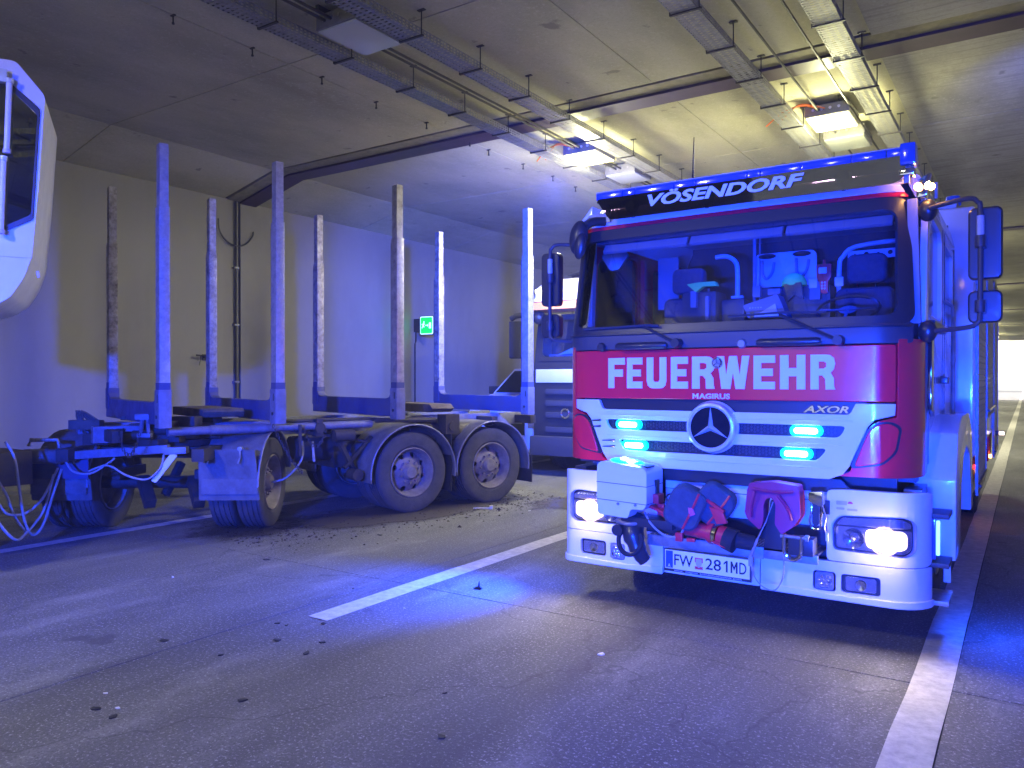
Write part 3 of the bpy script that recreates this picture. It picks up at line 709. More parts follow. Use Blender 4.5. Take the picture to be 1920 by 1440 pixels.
for i, (w, m_) in enumerate([(.22, 'bluelens'), (.10, 'bluelit'), (.30, 'bluelens'), (.16, 'bluelens'), (.36, 'bluelens'), (.09, 'bluelit'), (.26, 'bluelens'), (.30, 'bluelens'), (.20, 'bluelit'), (.155, 'bluelens')]):
    b = new(); box(b, (xx + .003, .045, 2.9985), (xx + w - .003, .27, 3.050)); obj('blue_lens', b, 'bluelens', lbar, bevel=.008); xx += w
b = new(); box(b, (-.975, .035, 3.0505), (1.16, .265, 3.057)); obj('bar_lid', b, 'intlight', lbar, bevel=.003)
b = new(); box(b, (1.09, -.01, 2.935), (1.175, .12, 3.066)); obj('end_lens', b, 'bluelens', T, bevel=.015)
b = new(); box(b, (1.08, .02, 2.88), (1.165, .13, 2.925)); obj('chrome_alley_lamp', b, 'chrome', T, bevel=.01)
b = new(); bar(b, (1.12, .07, 2.84), (1.12, .07, 2.95), .03); bar(b, (-.9, .1, 2.84), (-.9, .1, 2.97), .03); obj('bar_bracket', b, 'galv', T)
for x, z, y in ((1.165, 2.845, .22), (1.225, 2.86, .33)):
    b = new(); bmesh.ops.create_uvsphere(b, u_segments=14, v_segments=8, radius=.024); move(b, (x, y, z)); obj('marker_lamp', b, 'amber', T)
b = new(); prism(b, rpoly([(1.15, 2.78), (1.21, 2.79), (1.24, 2.93), (1.17, 2.90)], .02), .24, .36); obj('marker_lamp_housing', b, 'chrome', T, bevel=.006)
lamp('POINT', (1.22, .20, 2.86), 1.6, (1, .5, .15), size=.03, name='marker_glow', parent=T)
b = new(); tube(b, [(-.77, 1.5, 3.05), (-.765, 1.5, 3.45), (-.755, 1.5, 3.82)], [.011, .010, .004], 6); obj('antenna', b, 'dkmetal', T)
for k in range(4):
    b = new(); bar(b, (1.02 + .05 * k, .55 + .25 * k, 2.98), (1.02 + .05 * k, .55 + .25 * k, 3.10), .02); obj('roof_rail_post', b, 'galv', T)
# lights of the light bar and of an added beacon
lamp('SPOT', (-1.36, .1, 3.2), 8000, BLUE, (-9.9, 12.5, 2.6), .1, spot=58, blend=1., name='left_beacon_beam', parent=T)
b = new(); lathe(b, [(0, .07), (.08, .06), (.10, .0)], 'Z', (1.15, 3.1, 3.27), 16); obj('added_beacon', b, 'bluelens', T)  # dome made up to carry the blue spot on the right ceiling
lamp('SPOT', (1.22, 3.2, 3.42), 260, BLUE, (4.2, 9, 5.0), .05, spot=90, blend=.8, name='added_beacon_beam', parent=T)

# bumper
def bys(x, z):
    a = abs(x); y = .02 * x * x
    k0, dp = (1.05, .22) if x > 0 else (1.16, .09)
    if a > k0:
        t = min(1, (a - k0) / (1.25 - k0)); y += dp * (1 - math.sqrt(max(0, 1 - t * t)))
    return y - .012
def head(s):
    return rpoly([(s * .715, .745), (s * .76, .80), (s * 1.12, .815), (s * 1.178, .785), (s * 1.178, .61), (s * 1.13, .575), (s * .72, .585)], .03)
for s in (-1, 1):
    xi = .68 if s > 0 else .46
    up = rpoly([(s * xi, .955), (s * (xi + .12), .965), (s * 1.249, .965), (s * 1.249, .512), (s * xi, .512)], .03)
    front('bumper_corner', up, 'white', 0, .05, holes=[head(s)], bevel=.012, f=bys, cx=0)
    # headlight
    hb = front('headlight', head(s), 'black', .03, .06, bevel=0, f=bys, cx=0)
    inner = rpoly([(s * .735, .74), (s * .77, .788), (s * 1.11, .80), (s * 1.16, .775), (s * 1.16, .745)], .015)
    front('indicator_strip', inner, 'facet', .018, .028, parent=hb, bevel=.002, f=bys, cx=0)
    b = new()
    for k in range(14):
        x = s * (.78 + k * .026); prism(b, rrect(min(x, x + s * .012), max(x, x + s * .012), .748, .785, .003, 1), .008, .018)
    wrap(b, 0, bys, 0); obj('indicator_ribs', b, 'facet', hb, smooth=False)
    front('reflector_bowl', rpoly([(s * .735, .733), (s * 1.165, .733), (s * 1.165, .62), (s * 1.13, .59), (s * .735, .60)], .02), 'facet', .018, .028, parent=hb, bevel=.002, f=bys, cx=0)
    for xc, r, mm, dd in ((1.01, .072, 'warm', .0), (.835, .062, 'facet', .0)):
        b = new(); lathe(b, [(.016, 0), (.010, r * .5), (-.002, r)], 'Y', (s * xc, bys(xc, 0) + .006, .664), 24)
        obj('lamp_bowl', b, mm, hb)
    b = new(); lathe(b, [(-.002, .078), (-.006, .083), (-.001, .088)], 'Y', (s * 1.01, bys(1.01, 0) + .004, .664), 28); obj('lamp_ring', b, 'warmlow', hb)
    front('low_beam', rpoly([(s * .90, .727), (s * 1.135, .727), (s * 1.135, .628), (s * 1.10, .61), (s * .91, .612)], .035, 4), 'warm', .006, .012, parent=hb, bevel=0, f=bys, cx=0)
    b = new(); bmesh.ops.create_uvsphere(b, u_segments=12, v_segments=8, radius=.02); move(b, (s * .835, -.005, .664)); obj('bulb_cover', b, 'facet', hb)
    front('headlight_lens', head(s), 'lensglass', -.004, -.001, parent=hb, bevel=0, f=bys, cx=0)
    lamp('AREA', (s * 1.0, -.04, .67), 9, (1, .85, .6), (s * 1.0, -4, .1), .2, .1, name='headlight_beam', parent=T)
    lamp('POINT', (s * 1.02, -.10, .66), 1.6, (1, .74, .40), size=.04, name='headlight_glow', parent=T)
    # lower skirt with lamps
    fog = rrect(min(s * .765, s * .99), max(s * .765, s * .99), .322, .437, .02)
    sq = rrect(min(s * .60, s * .735), max(s * .60, s * .735), .318, .440, .02)
    if s < 0: fog = rrect(-1.09, -.872, .335, .447, .02); sq = rrect(-.835, -.715, .325, .445, .02)
    xa = .272 if s > 0 else .415
    front('bumper_skirt', rpoly([(s * xa, .507), (s * 1.249, .507), (s * 1.249, .262), (s * .9, .262), (s * .6, .275), (s * xa, .275)], .012), 'white', 0, .05, holes=[fog, sq], bevel=.01, f=bys, cx=0)
    front('bumper_lip', rpoly([(s * xa, .325 if s < 0 else .315), (s * .58, .315), (s * .70, .305), (s * 1.249, .312), (s * 1.249, .262), (s * xa, .270)], .01), 'white', -.014, -.001, bevel=.006, f=bys, cx=0)
    fl = front('fog_lamp', fog, 'black', .025, .045, bevel=0, f=bys, cx=0)
    fx = sum(p[0] for p in fog) / len(fog); fz = sum(p[1] for p in fog) / len(fog)
    front('fog_reflector', rrect(fx - .088, fx + .088, fz - .044, fz + .044, .015), 'facet', .012, .024, parent=fl, bevel=.006, f=bys, cx=0)
    b = new(); lathe(b, [(.0, .0), (-.004, .03), (.008, .038)], 'Y', (fx, bys(fx, 0) + .008, fz - .005), 16); obj('fog_bulb', b, 'chrome', fl)
    front('fog_glass', rrect(fx - .095, fx + .095, fz - .048, fz + .048, .015), 'lensglass', .002, .005, parent=fl, bevel=0, f=bys, cx=0)
    qx = sum(p[0] for p in sq) / len(sq); qz = sum(p[1] for p in sq) / len(sq)
    sl = front('led_lamp', rrect(qx - .056, qx + .056, qz - .056, qz + .056, .018), 'intgrey', -.004, .03, bevel=.004, f=bys, cx=0)
    for k in range(7):
        a = R(60 * k); rr = 0 if k == 6 else .027
        b = new(); lathe(b, [(-.004, 0), (-.001, .009), (.001, .012)], 'Y', (qx + rr * math.cos(a), bys(qx, 0) - .005, qz + rr * math.sin(a)), 8); obj('led', b, 'facet', sl)
    b = new(); lathe(b, [(0, .040), (-.006, .044), (0, .048)], 'Y', (qx, bys(qx, 0) - .004, qz), 24); obj('led_bezel', b, 'chrome', sl)
    # side strobe
    b = new(); box(b, (s * 1.258 - .012, .20, .55), (s * 1.258 + .012, .30, .80)); stb = obj('side_strobe', b, 'bluelens', T, bevel=.01)
    b = new(); box(b, (s * 1.278 - .008, .235, .57), (s * 1.278 + .008, .275, .78)); obj('strobe_led', b, 'strobe', stb, bevel=.005)
lamp('SPOT', (-1.30, .16, .72), 800, BLUE, (-2.25, -.62, .0), 0.03, spot=80, blend=1., name='left_strobe_beam', parent=T)
lamp('AREA', (-1.33, .25, .72), 22, BLUE, (-3.2, -.5, .0), .06, .2, spread=170, name='left_strobe_light', parent=T)
lamp('AREA', (1.42, .52, .72), 30, BLUE, (2.5, .6, .2), .06, .2, spread=170, name='right_strobe_light', parent=T)
front('bumper_centre', rrect(-.408, .265, .285, .50, .01), 'white', 0, .04, bevel=.008, f=bys, cx=0)
front('bumper_recess_panel', rrect(-.45, .70, .70, .95, .01), 'white', .12, .14, bevel=.006, f=bys, cx=0)
front('recess_seam', rrect(-.45, .70, .865, .870, .002, 1), 'black', .117, .12, bevel=0, f=bys, cx=0)
front('recess_back', rrect(-.47, .70, .50, .705, .01), 'black', .16, .18, bevel=0, f=bys, cx=0)
b = new(); box(b, (-.47, -.14, .558), (.66, .15, .572)); pl = obj('deck_plate', b, 'dkmetal', T, bevel=.002)
b = new()
for k in range(46):
    for j in range(10):
        x = -.46 + k * .024; y = -.13 + j * .026; a = R(45 if (k + j) % 2 else -45)
        bar(b, (x - .008 * math.cos(a), y - .008 * math.sin(a), .574), (x + .008 * math.cos(a), y + .008 * math.sin(a), .574), .004, .003)
o = obj('tread_pattern', b, 'galv', pl, smooth=False); o['kind'] = 'stuff'
b = new(); box(b, (-.47, -.155, .50), (.33, -.14, .575)); box(b, (.33, -.15, .505), (.66, -.135, .56)); obj('deck_edge', b, 'galv', T, bevel=.004)
# plate
pt = new(); box(pt, (-.335, -.185, .345), (.262, -.165, .50)); rot(pt, 0, 'X'); plate = obj('licence_plate', pt, 'black', T, bevel=.006)
b = new(); box(b, (-.325, -.190, .365), (.252, -.1855, .492)); obj('plate_face', b, 'plate', plate, bevel=.004)
b = new(); box(b, (-.318, -.1925, .372), (-.268, -.1905, .486)); obj('euro_strip', b, 'euro', plate)
b = textbm('A', .018, .022, .001, .02); move(b, (-.293, -.1927, .388)); obj('country_letter', b, 'plate', plate, smooth=False)
b = new(); prism(b, [(.098, .3925), (.110, .3925), (.110, .4675), (.100, .4675), (.083, .452), (.083, .440), (.098, .452)], -.192, -.1905); bmesh.ops.triangulate(b, faces=b.faces[:]); obj('plate_lettering', b, 'ink', plate, smooth=False)
b = glyph_m(.046, .075, .0015); move(b, (.152, -.1905, .430)); obj('plate_lettering', b, 'ink', plate, smooth=False)
for s_, x0, x1 in (('FW', -.258, -.125), ('28', -.040, .066), ('D', .186, .232)):
    b = textbm(s_, x1 - x0, .075, .0015, .008); move(b, ((x0 + x1) / 2, -.1905, .430)); obj('plate_lettering', b, 'ink', plate, smooth=False)
for z0, z1, mm in ((.43, .462, 'pred'), (.405, .4295, 'plate'), (.385, .4045, 'pred')):
    b = new(); box(b, (-.112, -.192, z0), (-.058, -.1905, z1)); obj('plate_crest', b, mm, plate)
b = new(); prism(b, rpoly([(-.105, .455), (-.065, .455), (-.065, .415), (-.085, .395), (-.105, .415)], .006), -.1935, -.1921); obj('crest_shield', b, 'stick', plate)
b = textbm('www.  magirus  brandschutztechnik gmbh', .46, .011, .001, .0); move(b, (-.03, -.1855, .3545)); obj('holder_lettering', b, 'plate', plate, smooth=False)
# stickers on the bumper corner
for (x0, x1, z0, z1, mm) in ((.737, .80, .868, .893, 'stick'), (.738, .785, .838, .852, 'stick'), (.80, .86, .835, .848, 'stick')):
    front('sticker', rrect(x0, x1, z0, z1, .003, 1), mm, -.0015, .0, bevel=0, f=bys, cx=0)
b = new(); prism(b, [(.818 + .015 * math.cos(R(a)), .878 + .015 * math.sin(R(a))) for a in range(0, 181, 20)], -.0015, .0); wrap(b, 0, bys, 0); obj('sticker', b, 'pred', T, smooth=False)
front('latch_pocket', rrect(.63, .70, .80, .89, .005), 'black', -.004, .0, bevel=.002, f=bys, cx=0)

# wheels
def tyre_bm(Rr, w):
    b = new(); r0 = Rr * .60
    prof = [(-w / 2 * .8, r0), (-w / 2 * .97, r0 * 1.12), (-w / 2, Rr * .80), (-w / 2 * .97, Rr * .93), (-w / 2 * .86, Rr * .99)]
    n = 4
    for k in range(n):
        x = -w / 2 * .8 + w * .8 * k / n; 
        prof += [(x + .004, Rr), (x + w * .8 / n - .016, Rr), (x + w * .8 / n - .014, Rr - .012), (x + w * .8 / n - .003, Rr - .012)]
    prof += [(w / 2 * .8 + .002, Rr), (w / 2 * .86, Rr * .99), (w / 2 * .97, Rr * .93), (w / 2, Rr * .80), (w / 2 * .97, r0 * 1.12), (w / 2 * .8, r0)]
    lathe(b, prof, 'X', seg=56, close=True); return b
def rim_bm(Rr, w, out=1):
    b = new(); r0 = Rr * .60; e = w / 2 * .93 * out; d = .10 * out
    lathe(b, [(e, r0 * 1.03), (e - .012 * out, r0 * .96), (e - d, r0 * .88), (e - d - .03 * out, r0 * .80), (e - d + .015 * out, r0 * .62), (e - d + .03 * out, r0 * .36), (e - d + .03 * out, 0)], 'X', seg=48)
    lathe(b, [(e - .012 * out, r0 * .955), (-e, r0 * .95)], 'X', seg=48)
    # give the disc a back face so it can be cut
    return b
def rim_obj(Rr, w, out, m, parent, holes=8):
    r0 = Rr * .60; e = w / 2 * .93; d = .10
    b = new()
    lathe(b, [(e, r0 * 1.03), (e + .006, r0), (e - .012, r0 * .95), (e - d, r0 * .88), (e - d - .03, r0 * .80), (e - d + .02, r0 * .60), (e - d + .035, r0 * .36), (e - d + .035, .001), (e - d - .0, .001), (e - d - .01, r0 * .6), (e - d - .05, r0 * .80), (e - d - .02, r0 * .93), (-e, r0 * .97), (-e, r0 * 1.0)], 'X', seg=48, close=True)
    c = new()
    for k in range(holes):
        a = 2 * math.pi * k / holes; y, z = math.cos(a) * r0 * .72, math.sin(a) * r0 * .72
        cyl(c, (e - d - .15, y, z), (e - d + .1, y, z), r0 * .115, seg=12)
    b = cutbm(b, c)
    for k in range(10):
        a = 2 * math.pi * (k + .5) / 10; y, z = math.cos(a) * r0 * .46, math.sin(a) * r0 * .46
        cyl(b, (e - d + .02, y, z), (e - d + .06, y, z), .015, .013, 6)
    lathe(b, [(e - d + .03, r0 * .34), (e - .03, r0 * .30), (e - .01, r0 * .24), (e - .005, .001)], 'X', seg=20)
    if out < 0:
        for v in b.verts: v.co.x = -v.co.x
    return obj('rim', b, m, parent)
def wheel(parent, loc, Rr=.5, w=.28, out=1, tm='tyre', rm='rim', rz=0.):
    t = obj('tyre', tyre_bm(Rr, w), tm, parent, loc=loc, ang=25); t.rotation_euler = (random.uniform(0, 6), 0, rz)
    rim_obj(Rr, w, out, rm, t); return t
for s in (-1, 1):
    wheel(T, (s * 1.03, 1.45, .5), .5, .30, s, 'rubber', 'intgrey')
    wheel(T, (s * 1.08, 6.0, .5), .5, .28, s, 'rubber', 'intgrey'); wheel(T, (s * .76, 6.0, .5), .5, .28, s, 'rubber', 'intgrey')
# body with lockers
bd = new(); box(bd, (-1.28, 2.85, .95), (1.34, 8.9, 3.2)); obj('body', bd, 'white', T, bevel=.04, seg=3)
b = new(); box(b, (-1.24, 2.7, .55), (1.30, 4.9, .95)); box(b, (-1.24, 7.0, .55), (1.30, 8.8, .95)); obj('lower_body', b, 'red', T, bevel=.02)
b = new(); box(b, (-1.28, 2.86, 3.2), (1.2, 8.85, 3.27)); obj('roof_edge', b, 'galv', T, bevel=.01)
for (ya, yb2, z0) in ((3.05, 4.75, .62), (5.0, 7.0, 1.25), (7.15, 8.7, .62)):
    n = int((2.95 - z0) / .06)
    for s in (-1, 1):
        X = 1.34 if s > 0 else -1.28
        fr = new(); 
        for (a, c, d, e2) in ((ya - .04, ya, z0, 2.99), (yb2, yb2 + .04, z0, 2.99), (ya, yb2, 2.95, 2.99), (ya, yb2, z0 - .03, z0)): box(fr, (min(X, X + s * .022), a, d), (max(X, X + s * .022), c, e2))
        sh = obj('locker_frame', fr, 'galv', T)
        b = new()
        for k in range(n): box(b, (min(X, X + s * .014), ya + .002, z0 + .002 + k * .06), (max(X, X + s * .014), yb2 - .002, z0 + .056 + k * .06))
        o = obj('shutter_slats', b, 'intlight', sh, smooth=False); o['kind'] = 'stuff'
        b = new(); cyl(b, (X + s * .03, ya + .1, z0 + .05), (X + s * .03, yb2 - .1, z0 + .05), .014, seg=8); obj('shutter_handle', b, 'black', sh)
for y, z, mm, dx in ((3.6, .80, 'redlamp', 0), (5.0, .62, 'amber', 0), (7.3, .60, 'amber', 0), (4.85, .9, 'amber', 0)):
    b = new(); box(b, (1.30, y - .05, z - .02), (1.325 + dx, y + .05, z + .02)); obj('side_marker', b, mm, T, bevel=.006)
b = new(); box(b, (1.34, 7.72, .86), (1.47, 7.80, .93)); bl = obj('rear_work_lamp', b, 'black', T, bevel=.01)
b = new(); box(b, (1.40, 7.70, .87), (1.465, 7.718, .92)); obj('work_lamp_lens', b, 'warm', bl)

# mirrors
def mirrors(s):
    X = lambda x: s * x
    b = new(); tube(b, [(X(1.17), .28, 2.70), (X(1.30), .18, 2.71), (X(1.44), .14, 2.72), (X(1.485), .13, 2.69), (X(1.50), .13, 2.62), (X(1.50), .13, 2.06), (X(1.49), .13, 1.99), (X(1.44), .14, 1.96), (X(1.26), .24, 1.95)], .0145, 10, 4)
    a = obj('mirror_arm', b, 'dkplastic', T)
    b = new(); cyl(b, (X(1.50), .13, 2.61), (X(1.50), .13, 2.49), .02, seg=10); obj('arm_grip', b, 'intlight', a)
    for z0, z1, zc in ((2.24, 2.665, 2.46), (1.985, 2.175, 2.08)):
        b = new(); prism(b, rrect(min(X(1.435), X(1.61)), max(X(1.435), X(1.61)), z0, z1, .035, 4), .16, .24); h = obj('mirror_housing', b, 'black', T, bevel=.022, seg=3)
        b = new(); prism(b, rrect(min(X(1.45), X(1.595)), max(X(1.45), X(1.595)), z0 + .02, z1 - .02, .03, 4), .2405, .244); obj('mirror_glass', b, 'mirror', h)
        b = new(); cyl(b, (X(1.50), .13, zc - .035), (X(1.50), .13, zc + .035), .028, seg=12); box(b, (min(X(1.50), X(1.53)), .12, zc - .04), (max(X(1.50), X(1.53)), .165, zc + .04)); obj('mirror_clamp', b, 'dkplastic', h, bevel=.004)
    for z in (2.70, 1.95):
        b = new(); bmesh.ops.create_uvsphere(b, u_segments=16, v_segments=10, radius=.055); 
        for v in b.verts: v.co = Vector((v.co.x * 1., v.co.y * .9, v.co.z * 1.25))
        move(b, (X(1.215), .27, z)); obj('mirror_mount', b, 'black', T)
mirrors(1)
_b = CX
mL = mirrors(-.955)
# kerb mirror on the left roof corner
b = new(); bmesh.ops.create_uvsphere(b, u_segments=24, v_segments=14, radius=.1)
for v in b.verts: v.co = Vector((v.co.x * .78, v.co.y * .55, v.co.z * 1.28 + v.co.x * .25))
move(b, (-1.135, .06, 2.74)); km = obj('kerb_mirror', b, 'black', T)
b = new(); bmesh.ops.create_uvsphere(b, u_segments=24, v_segments=14, radius=.07)
for v in b.verts: v.co = Vector((v.co.x * .72, v.co.y * .5, v.co.z * 1.35 + v.co.x * .35))
move(b, (-1.09, .0, 2.66)); obj('kerb_mirror_bowl', b, 'black', km)
b = new(); tube(b, [(-1.12, .08, 2.80), (-1.06, .12, 2.86), (-.98, .2, 2.87)], .035, 8, 3); obj('kerb_mirror_arm', b, 'black', T)

# cab interior
b = new(); prism(b, [(.22, 1.80), (.22, 2.02), (.34, 2.06), (.75, 2.09), (.9, 2.0), (.92, 1.4), (.3, 1.4)], -1.15, 1.15, 'YZ'); move(b, (CX, 0, 0)); obj('dashboard', b, 'intgrey', T, bevel=.015)
b = new(); box(b, (-1.1, .24, 2.70), (1.06, .55, 2.76)); obj('sun_visor_shelf', b, 'inttrim', T, bevel=.02)
for x0, x1 in ((-1.02, -.34), (-.32, .34), (.36, 1.02)):
    b = new(); box(b, (x0, .27, 2.62), (x1, .30, 2.76), Matrix.Rotation(R(-35), 3, 'X')); obj('sun_visor', b, 'intgrey', T, bevel=.012)
for x, w in ((.70, .30), (-.72, .30)):
    st = new(); prism(st, rrect(x - .22, x + .20, 1.75, 2.36, .06), 1.25, 1.42); se = obj('seat', st, 'fabric', T, bevel=.04, seg=3)
    b = new(); box(b, (x - .22, .85, 1.55), (x + .20, 1.4, 1.72)); obj('seat_cushion', b, 'fabric', se, bevel=.05)
    b = new(); prism(b, rrect(x - .13, x + .15, 2.39, 2.61, .05), 1.22, 1.33); obj('headrest', b, 'fabric', se, bevel=.035, seg=3)
    for dx in (-.06, .07):
        b = new(); cyl(b, (x + dx, 1.29, 2.34), (x + dx, 1.29, 2.42), .007, seg=6); obj('headrest_post', b, 'chrome', se)
b = new(); tube(b, [(.48, 1.42, 1.9), (.48, 1.42, 2.52), (.51, 1.42, 2.63), (.60, 1.42, 2.70), (.90, 1.42, 2.72), (.98, 1.42, 2.69), (1.02, 1.42, 2.58), (1.02, 1.42, 1.9)], .018, 10, 3); obj('guard_rail', b, 'intlight', T)
b = new(); prism(b, rrect(.54, .98, 2.60, 2.67, .01), 1.44, 1.46)
c = new()
for k in range(5): cyl(c, (.59 + k * .085, 1.3, 2.64), (.59 + k * .085, 1.6, 2.64), .018 if k % 2 else .01, seg=10)
b = cutbm(b, c); obj('perforated_strip', b, 'intlight', T)
b = new(); tube(b, [(-.52, 1.4, 2.71), (-.42, 1.4, 2.71), (-.35, 1.4, 2.66), (-.33, 1.4, 2.58), (-.33, 1.4, 2.36)], .02, 10, 3); box(b, (-.38, 1.38, 2.345), (-.28, 1.42, 2.365)); obj('grab_bar', b, 'intlight', T)
b = new(); prism(b, rrect(-.23, .28, 2.44, 2.73, .05), 1.55, 1.57); pnl = obj('equipment_panel', b, 'intlight', T, bevel=.005)
for x in (-.15, .13):
    b = new(); tube(b, [(x, 1.5, 2.66), (x + .01, 1.47, 2.55), (x + .05, 1.45, 2.50), (x + .09, 1.47, 2.55), (x + .10, 1.5, 2.64)], .012, 8, 3); obj('strap_loop', b, 'intgrey', pnl)
    b = new(); bmesh.ops.create_uvsphere(b, u_segments=14, v_segments=8, radius=.075)
    for v in b.verts: v.co = Vector((v.co.x, v.co.y * .5, v.co.z * .3))
    move(b, (x + .05, 1.47, 2.69)); obj('black_hook', b, 'black', pnl)
b = new(); box(b, (-1.14, 1.6, 2.30), (-.94, 1.62, 2.78)); obj('curtain', b, 'intgrey', T)
b = new(); tube(b, [(-.60, 1.45, 1.9), (-.60, 1.45, 2.45)], .01, 6); tube(b, [(-.20, 1.45, 1.9), (-.20, 1.45, 2.95)], .014, 6); tube(b, [(-.17, 1.5, 1.9), (-.17, 1.5, 2.95)], .006, 6); obj('equipment_post', b, 'intgrey', T)
b = new(); lathe(b, [(0, .20), (.012, .212), (.024, .20), (.012, .188)], 'Z', (0, 0, 0), 32, close=True); cyl(b, (0, 0, -.04), (0, 0, .01), .05, .06); bar(b, (-.19, 0, .008), (.19, 0, .008), .02, .012); bar(b, (0, -.19, .008), (0, 0, .008), .02, .012)
rot(b, 32, 'X'); move(b, (.69, .62, 2.13)); obj('steering_wheel', b, 'black', T)
b = new(); box(b, (-.75, 1.2, 2.12), (-.45, 1.5, 2.40)); box(b, (-.44, 1.3, 2.05), (-.24, 1.55, 2.33)); box(b, (-.1, 1.25, 2.0), (.45, 1.55, 2.40)); obj('breathing_gear_rack', b, 'dkplastic', T, bevel=.03)
for x, z, w, h in ((-.62, 2.33, .05, .14), (-.50, 2.25, .03, .2), (-.09, 2.36, .06, .09), (.05, 2.35, .1, .05), (.36, 2.34, .08, .14)):
    b = new(); box(b, (x - w / 2, 1.12, z - h / 2), (x + w / 2, 1.18, z + h / 2)); obj('gear_pouch', b, 'intgrey', T, bevel=.008)
# red pillar seen through the left window area and pale A pillars
for s in (-1, 1):
    b = new(); prism(b, [(s * 1.12, 2.0), (s * 1.18, 2.0), (s * 1.16, 2.78), (s * 1.10, 2.78)], .24, .30); obj('pillar_trim', b, 'intgrey', T, bevel=.006)
b = new(); box(b, (-1.24, 1.43, 2.05), (-1.20, 1.50, 2.75)); obj('door_pillar', b, 'red', T)
b = new(); prism(b, rpoly([(-.05, .0), (.0, .10), (.08, .11), (.17, .02), (.09, -.10), (.02, -.11)], .02), -.04, .04); rot(b, 20, 'Z'); move(b, (-1.08, .45, 2.63)); obj('inner_mirror', b, 'black', T, bevel=.012)
b = new(); tube(b, [(-1.03, .45, 2.70), (-1.0, .42, 2.80)], .012, 6); obj('inner_mirror_stem', b, 'black', T)
lamp('AREA', (0.0, .9, 2.92), 13.0, (.0, .03, 1), (0, 1.1, 0), 1.2, .6, name='cab_blue_fill', parent=T)  # blue fill added inside the cab; no such ceiling lamp

def W_(x, y, z=0): return (x - 1.73, y + 5.14, z)
# loose things in the cab
h = thing('helmet', 'neon green fire helmet behind the windscreen', 'helmet', W_(.235, 1.0, 2.38))
b = new(); bmesh.ops.create_uvsphere(b, u_segments=20, v_segments=12, radius=.095)
for v in b.verts: v.co = Vector((v.co.x, v.co.y, max(v.co.z, -.01) * .95))
obj('helmet_shell', b, 'neon', h)
b = new(); prism(b, [(-.06, .0), (.07, .01), (.09, -.12), (.02, -.09), (-.03, -.14)], -.09, -.05); obj('visor_flap', b, 'black', h, bevel=.006)
v_ = thing('safety_vest', 'folded neon green vest on gear behind the windscreen', 'vest', W_(-.50, 1.0, 2.42))
b = new(); prism(b, rpoly([(-.12, .02), (-.02, .03), (.12, .03), (.14, -.01), (.02, -.005), (-.04, -.05)], .008), -.03, .03); obj('vest_cloth', b, 'neon', v_, bevel=.006)
g_ = thing('gas_detector', 'small red handheld detector with grey keys in the cab', 'detector', W_(.455, 1.0, 2.42))
b = new(); prism(b, rpoly([(-.055, .10), (.055, .10), (.05, .0), (.03, -.03), (.03, -.12), (-.02, -.12), (-.03, -.03), (-.05, .0)], .012), -.02, .02); obj('detector_body', b, 'tool', g_, bevel=.006)
b = new(); box(b, (-.035, -.023, .03), (.02, -.0205, .075)); obj('display', b, 'intlight', g_)
b = new(); cyl(b, (0, 0, .10), (0, 0, .135), .012, .008, 8); obj('probe', b, 'tool', g_)
for k in range(6):
    b = new(); box(b, (-.018 + .02 * (k % 2), -.024, -.045 - .022 * (k // 2)), (-.006 + .02 * (k % 2), -.0205, -.033 - .022 * (k // 2))); obj('key', b, 'intlight', g_)
for x in (.37, .555):
    b = new(); box(b, (-.03, -.005, -.035), (.03, .005, .035)); o = obj('name_card', b, 'intlight', bevel=.003, loc=W_(x, 1.02, 2.385)); tag(o, 'small pale card left of the red detector in the cab' if x < .4 else 'small pale card between the red detector and the driver seat rail', 'card')
d_ = thing('console_box', 'grey sloped radio console with pale book on the dashboard', 'console', W_(.13, .60, 2.10))
b = new(); prism(b, rpoly([(-.15, .10), (.10, .17), (.17, .0), (-.11, .0)], .015), -.06, .10); obj('console_body', b, 'intgrey', d_, bevel=.01)
b = new(); prism(b, rpoly([(-.07, .01), (.09, .10), (.11, .01)], .005), -.075, -.062); obj('book', b, 'intlight', d_, bevel=.003)
b = new(); cyl(b, (-.075, -.08, .025), (-.075, -.062, .025), .02, seg=12); obj('knob', b, 'chrome', d_)
for k in range(5):
    b = new(); box(b, (-.1 + k * .02, -.066, .072), (-.09 + k * .02, -.061, .082)); obj('button', b, 'intlight', d_)

# ---------------- equipment on the bumper
wb = thing('winch_cover', 'white cover box standing on the left of the bumper with a painted cyan reflection on its lid', 'cover box', W_(-.59, -.05, 0))
poly = rpoly([(-.185, 1.06), (-.15, 1.085), (.15, 1.055), (.19, 1.03), (.19, .80), (.165, .765), (.065, .765), (.06, .70), (-.185, .712)], .03)
b = new(); prism(b, poly, -.28, .0); obj('box_shell', b, 'white', wb, bevel=.012, seg=3)
for z0 in (.93, .81):
    b = new(); box(b, (-.1865, -.2815, z0), (.1915, .002, z0 + .004), Matrix.Rotation(R(2.0), 3, 'Y')); obj('box_seam', b, 'black', wb)
for x in (-.02, .11):
    b = new(); cyl(b, (x, -.29, .797), (x, -.279, .797), .009, seg=8); obj('rivet', b, 'galv', wb)
b = new(); bmesh.ops.create_uvsphere(b, u_segments=20, v_segments=10, radius=.12)  # glowing dome and spots imitate flasher light reflected on the lid
for v in b.verts: v.co = Vector((v.co.x * 1.05, v.co.y * .9, v.co.z * .22))
rot(b, 6, 'Y'); move(b, (-.02, -.13, 1.068)); obj('lid_reflected_glow', b, 'bluelit', wb)
for x, y in ((-.035, -.15), (.04, -.20)):
    b = new(); bmesh.ops.create_uvsphere(b, u_segments=12, v_segments=6, radius=.03); 
    for v in b.verts: v.co.z *= .4
    move(b, (x, y, 1.092 - (x + .03) * .1)); obj('lid_glint', b, 'bluecore', wb)
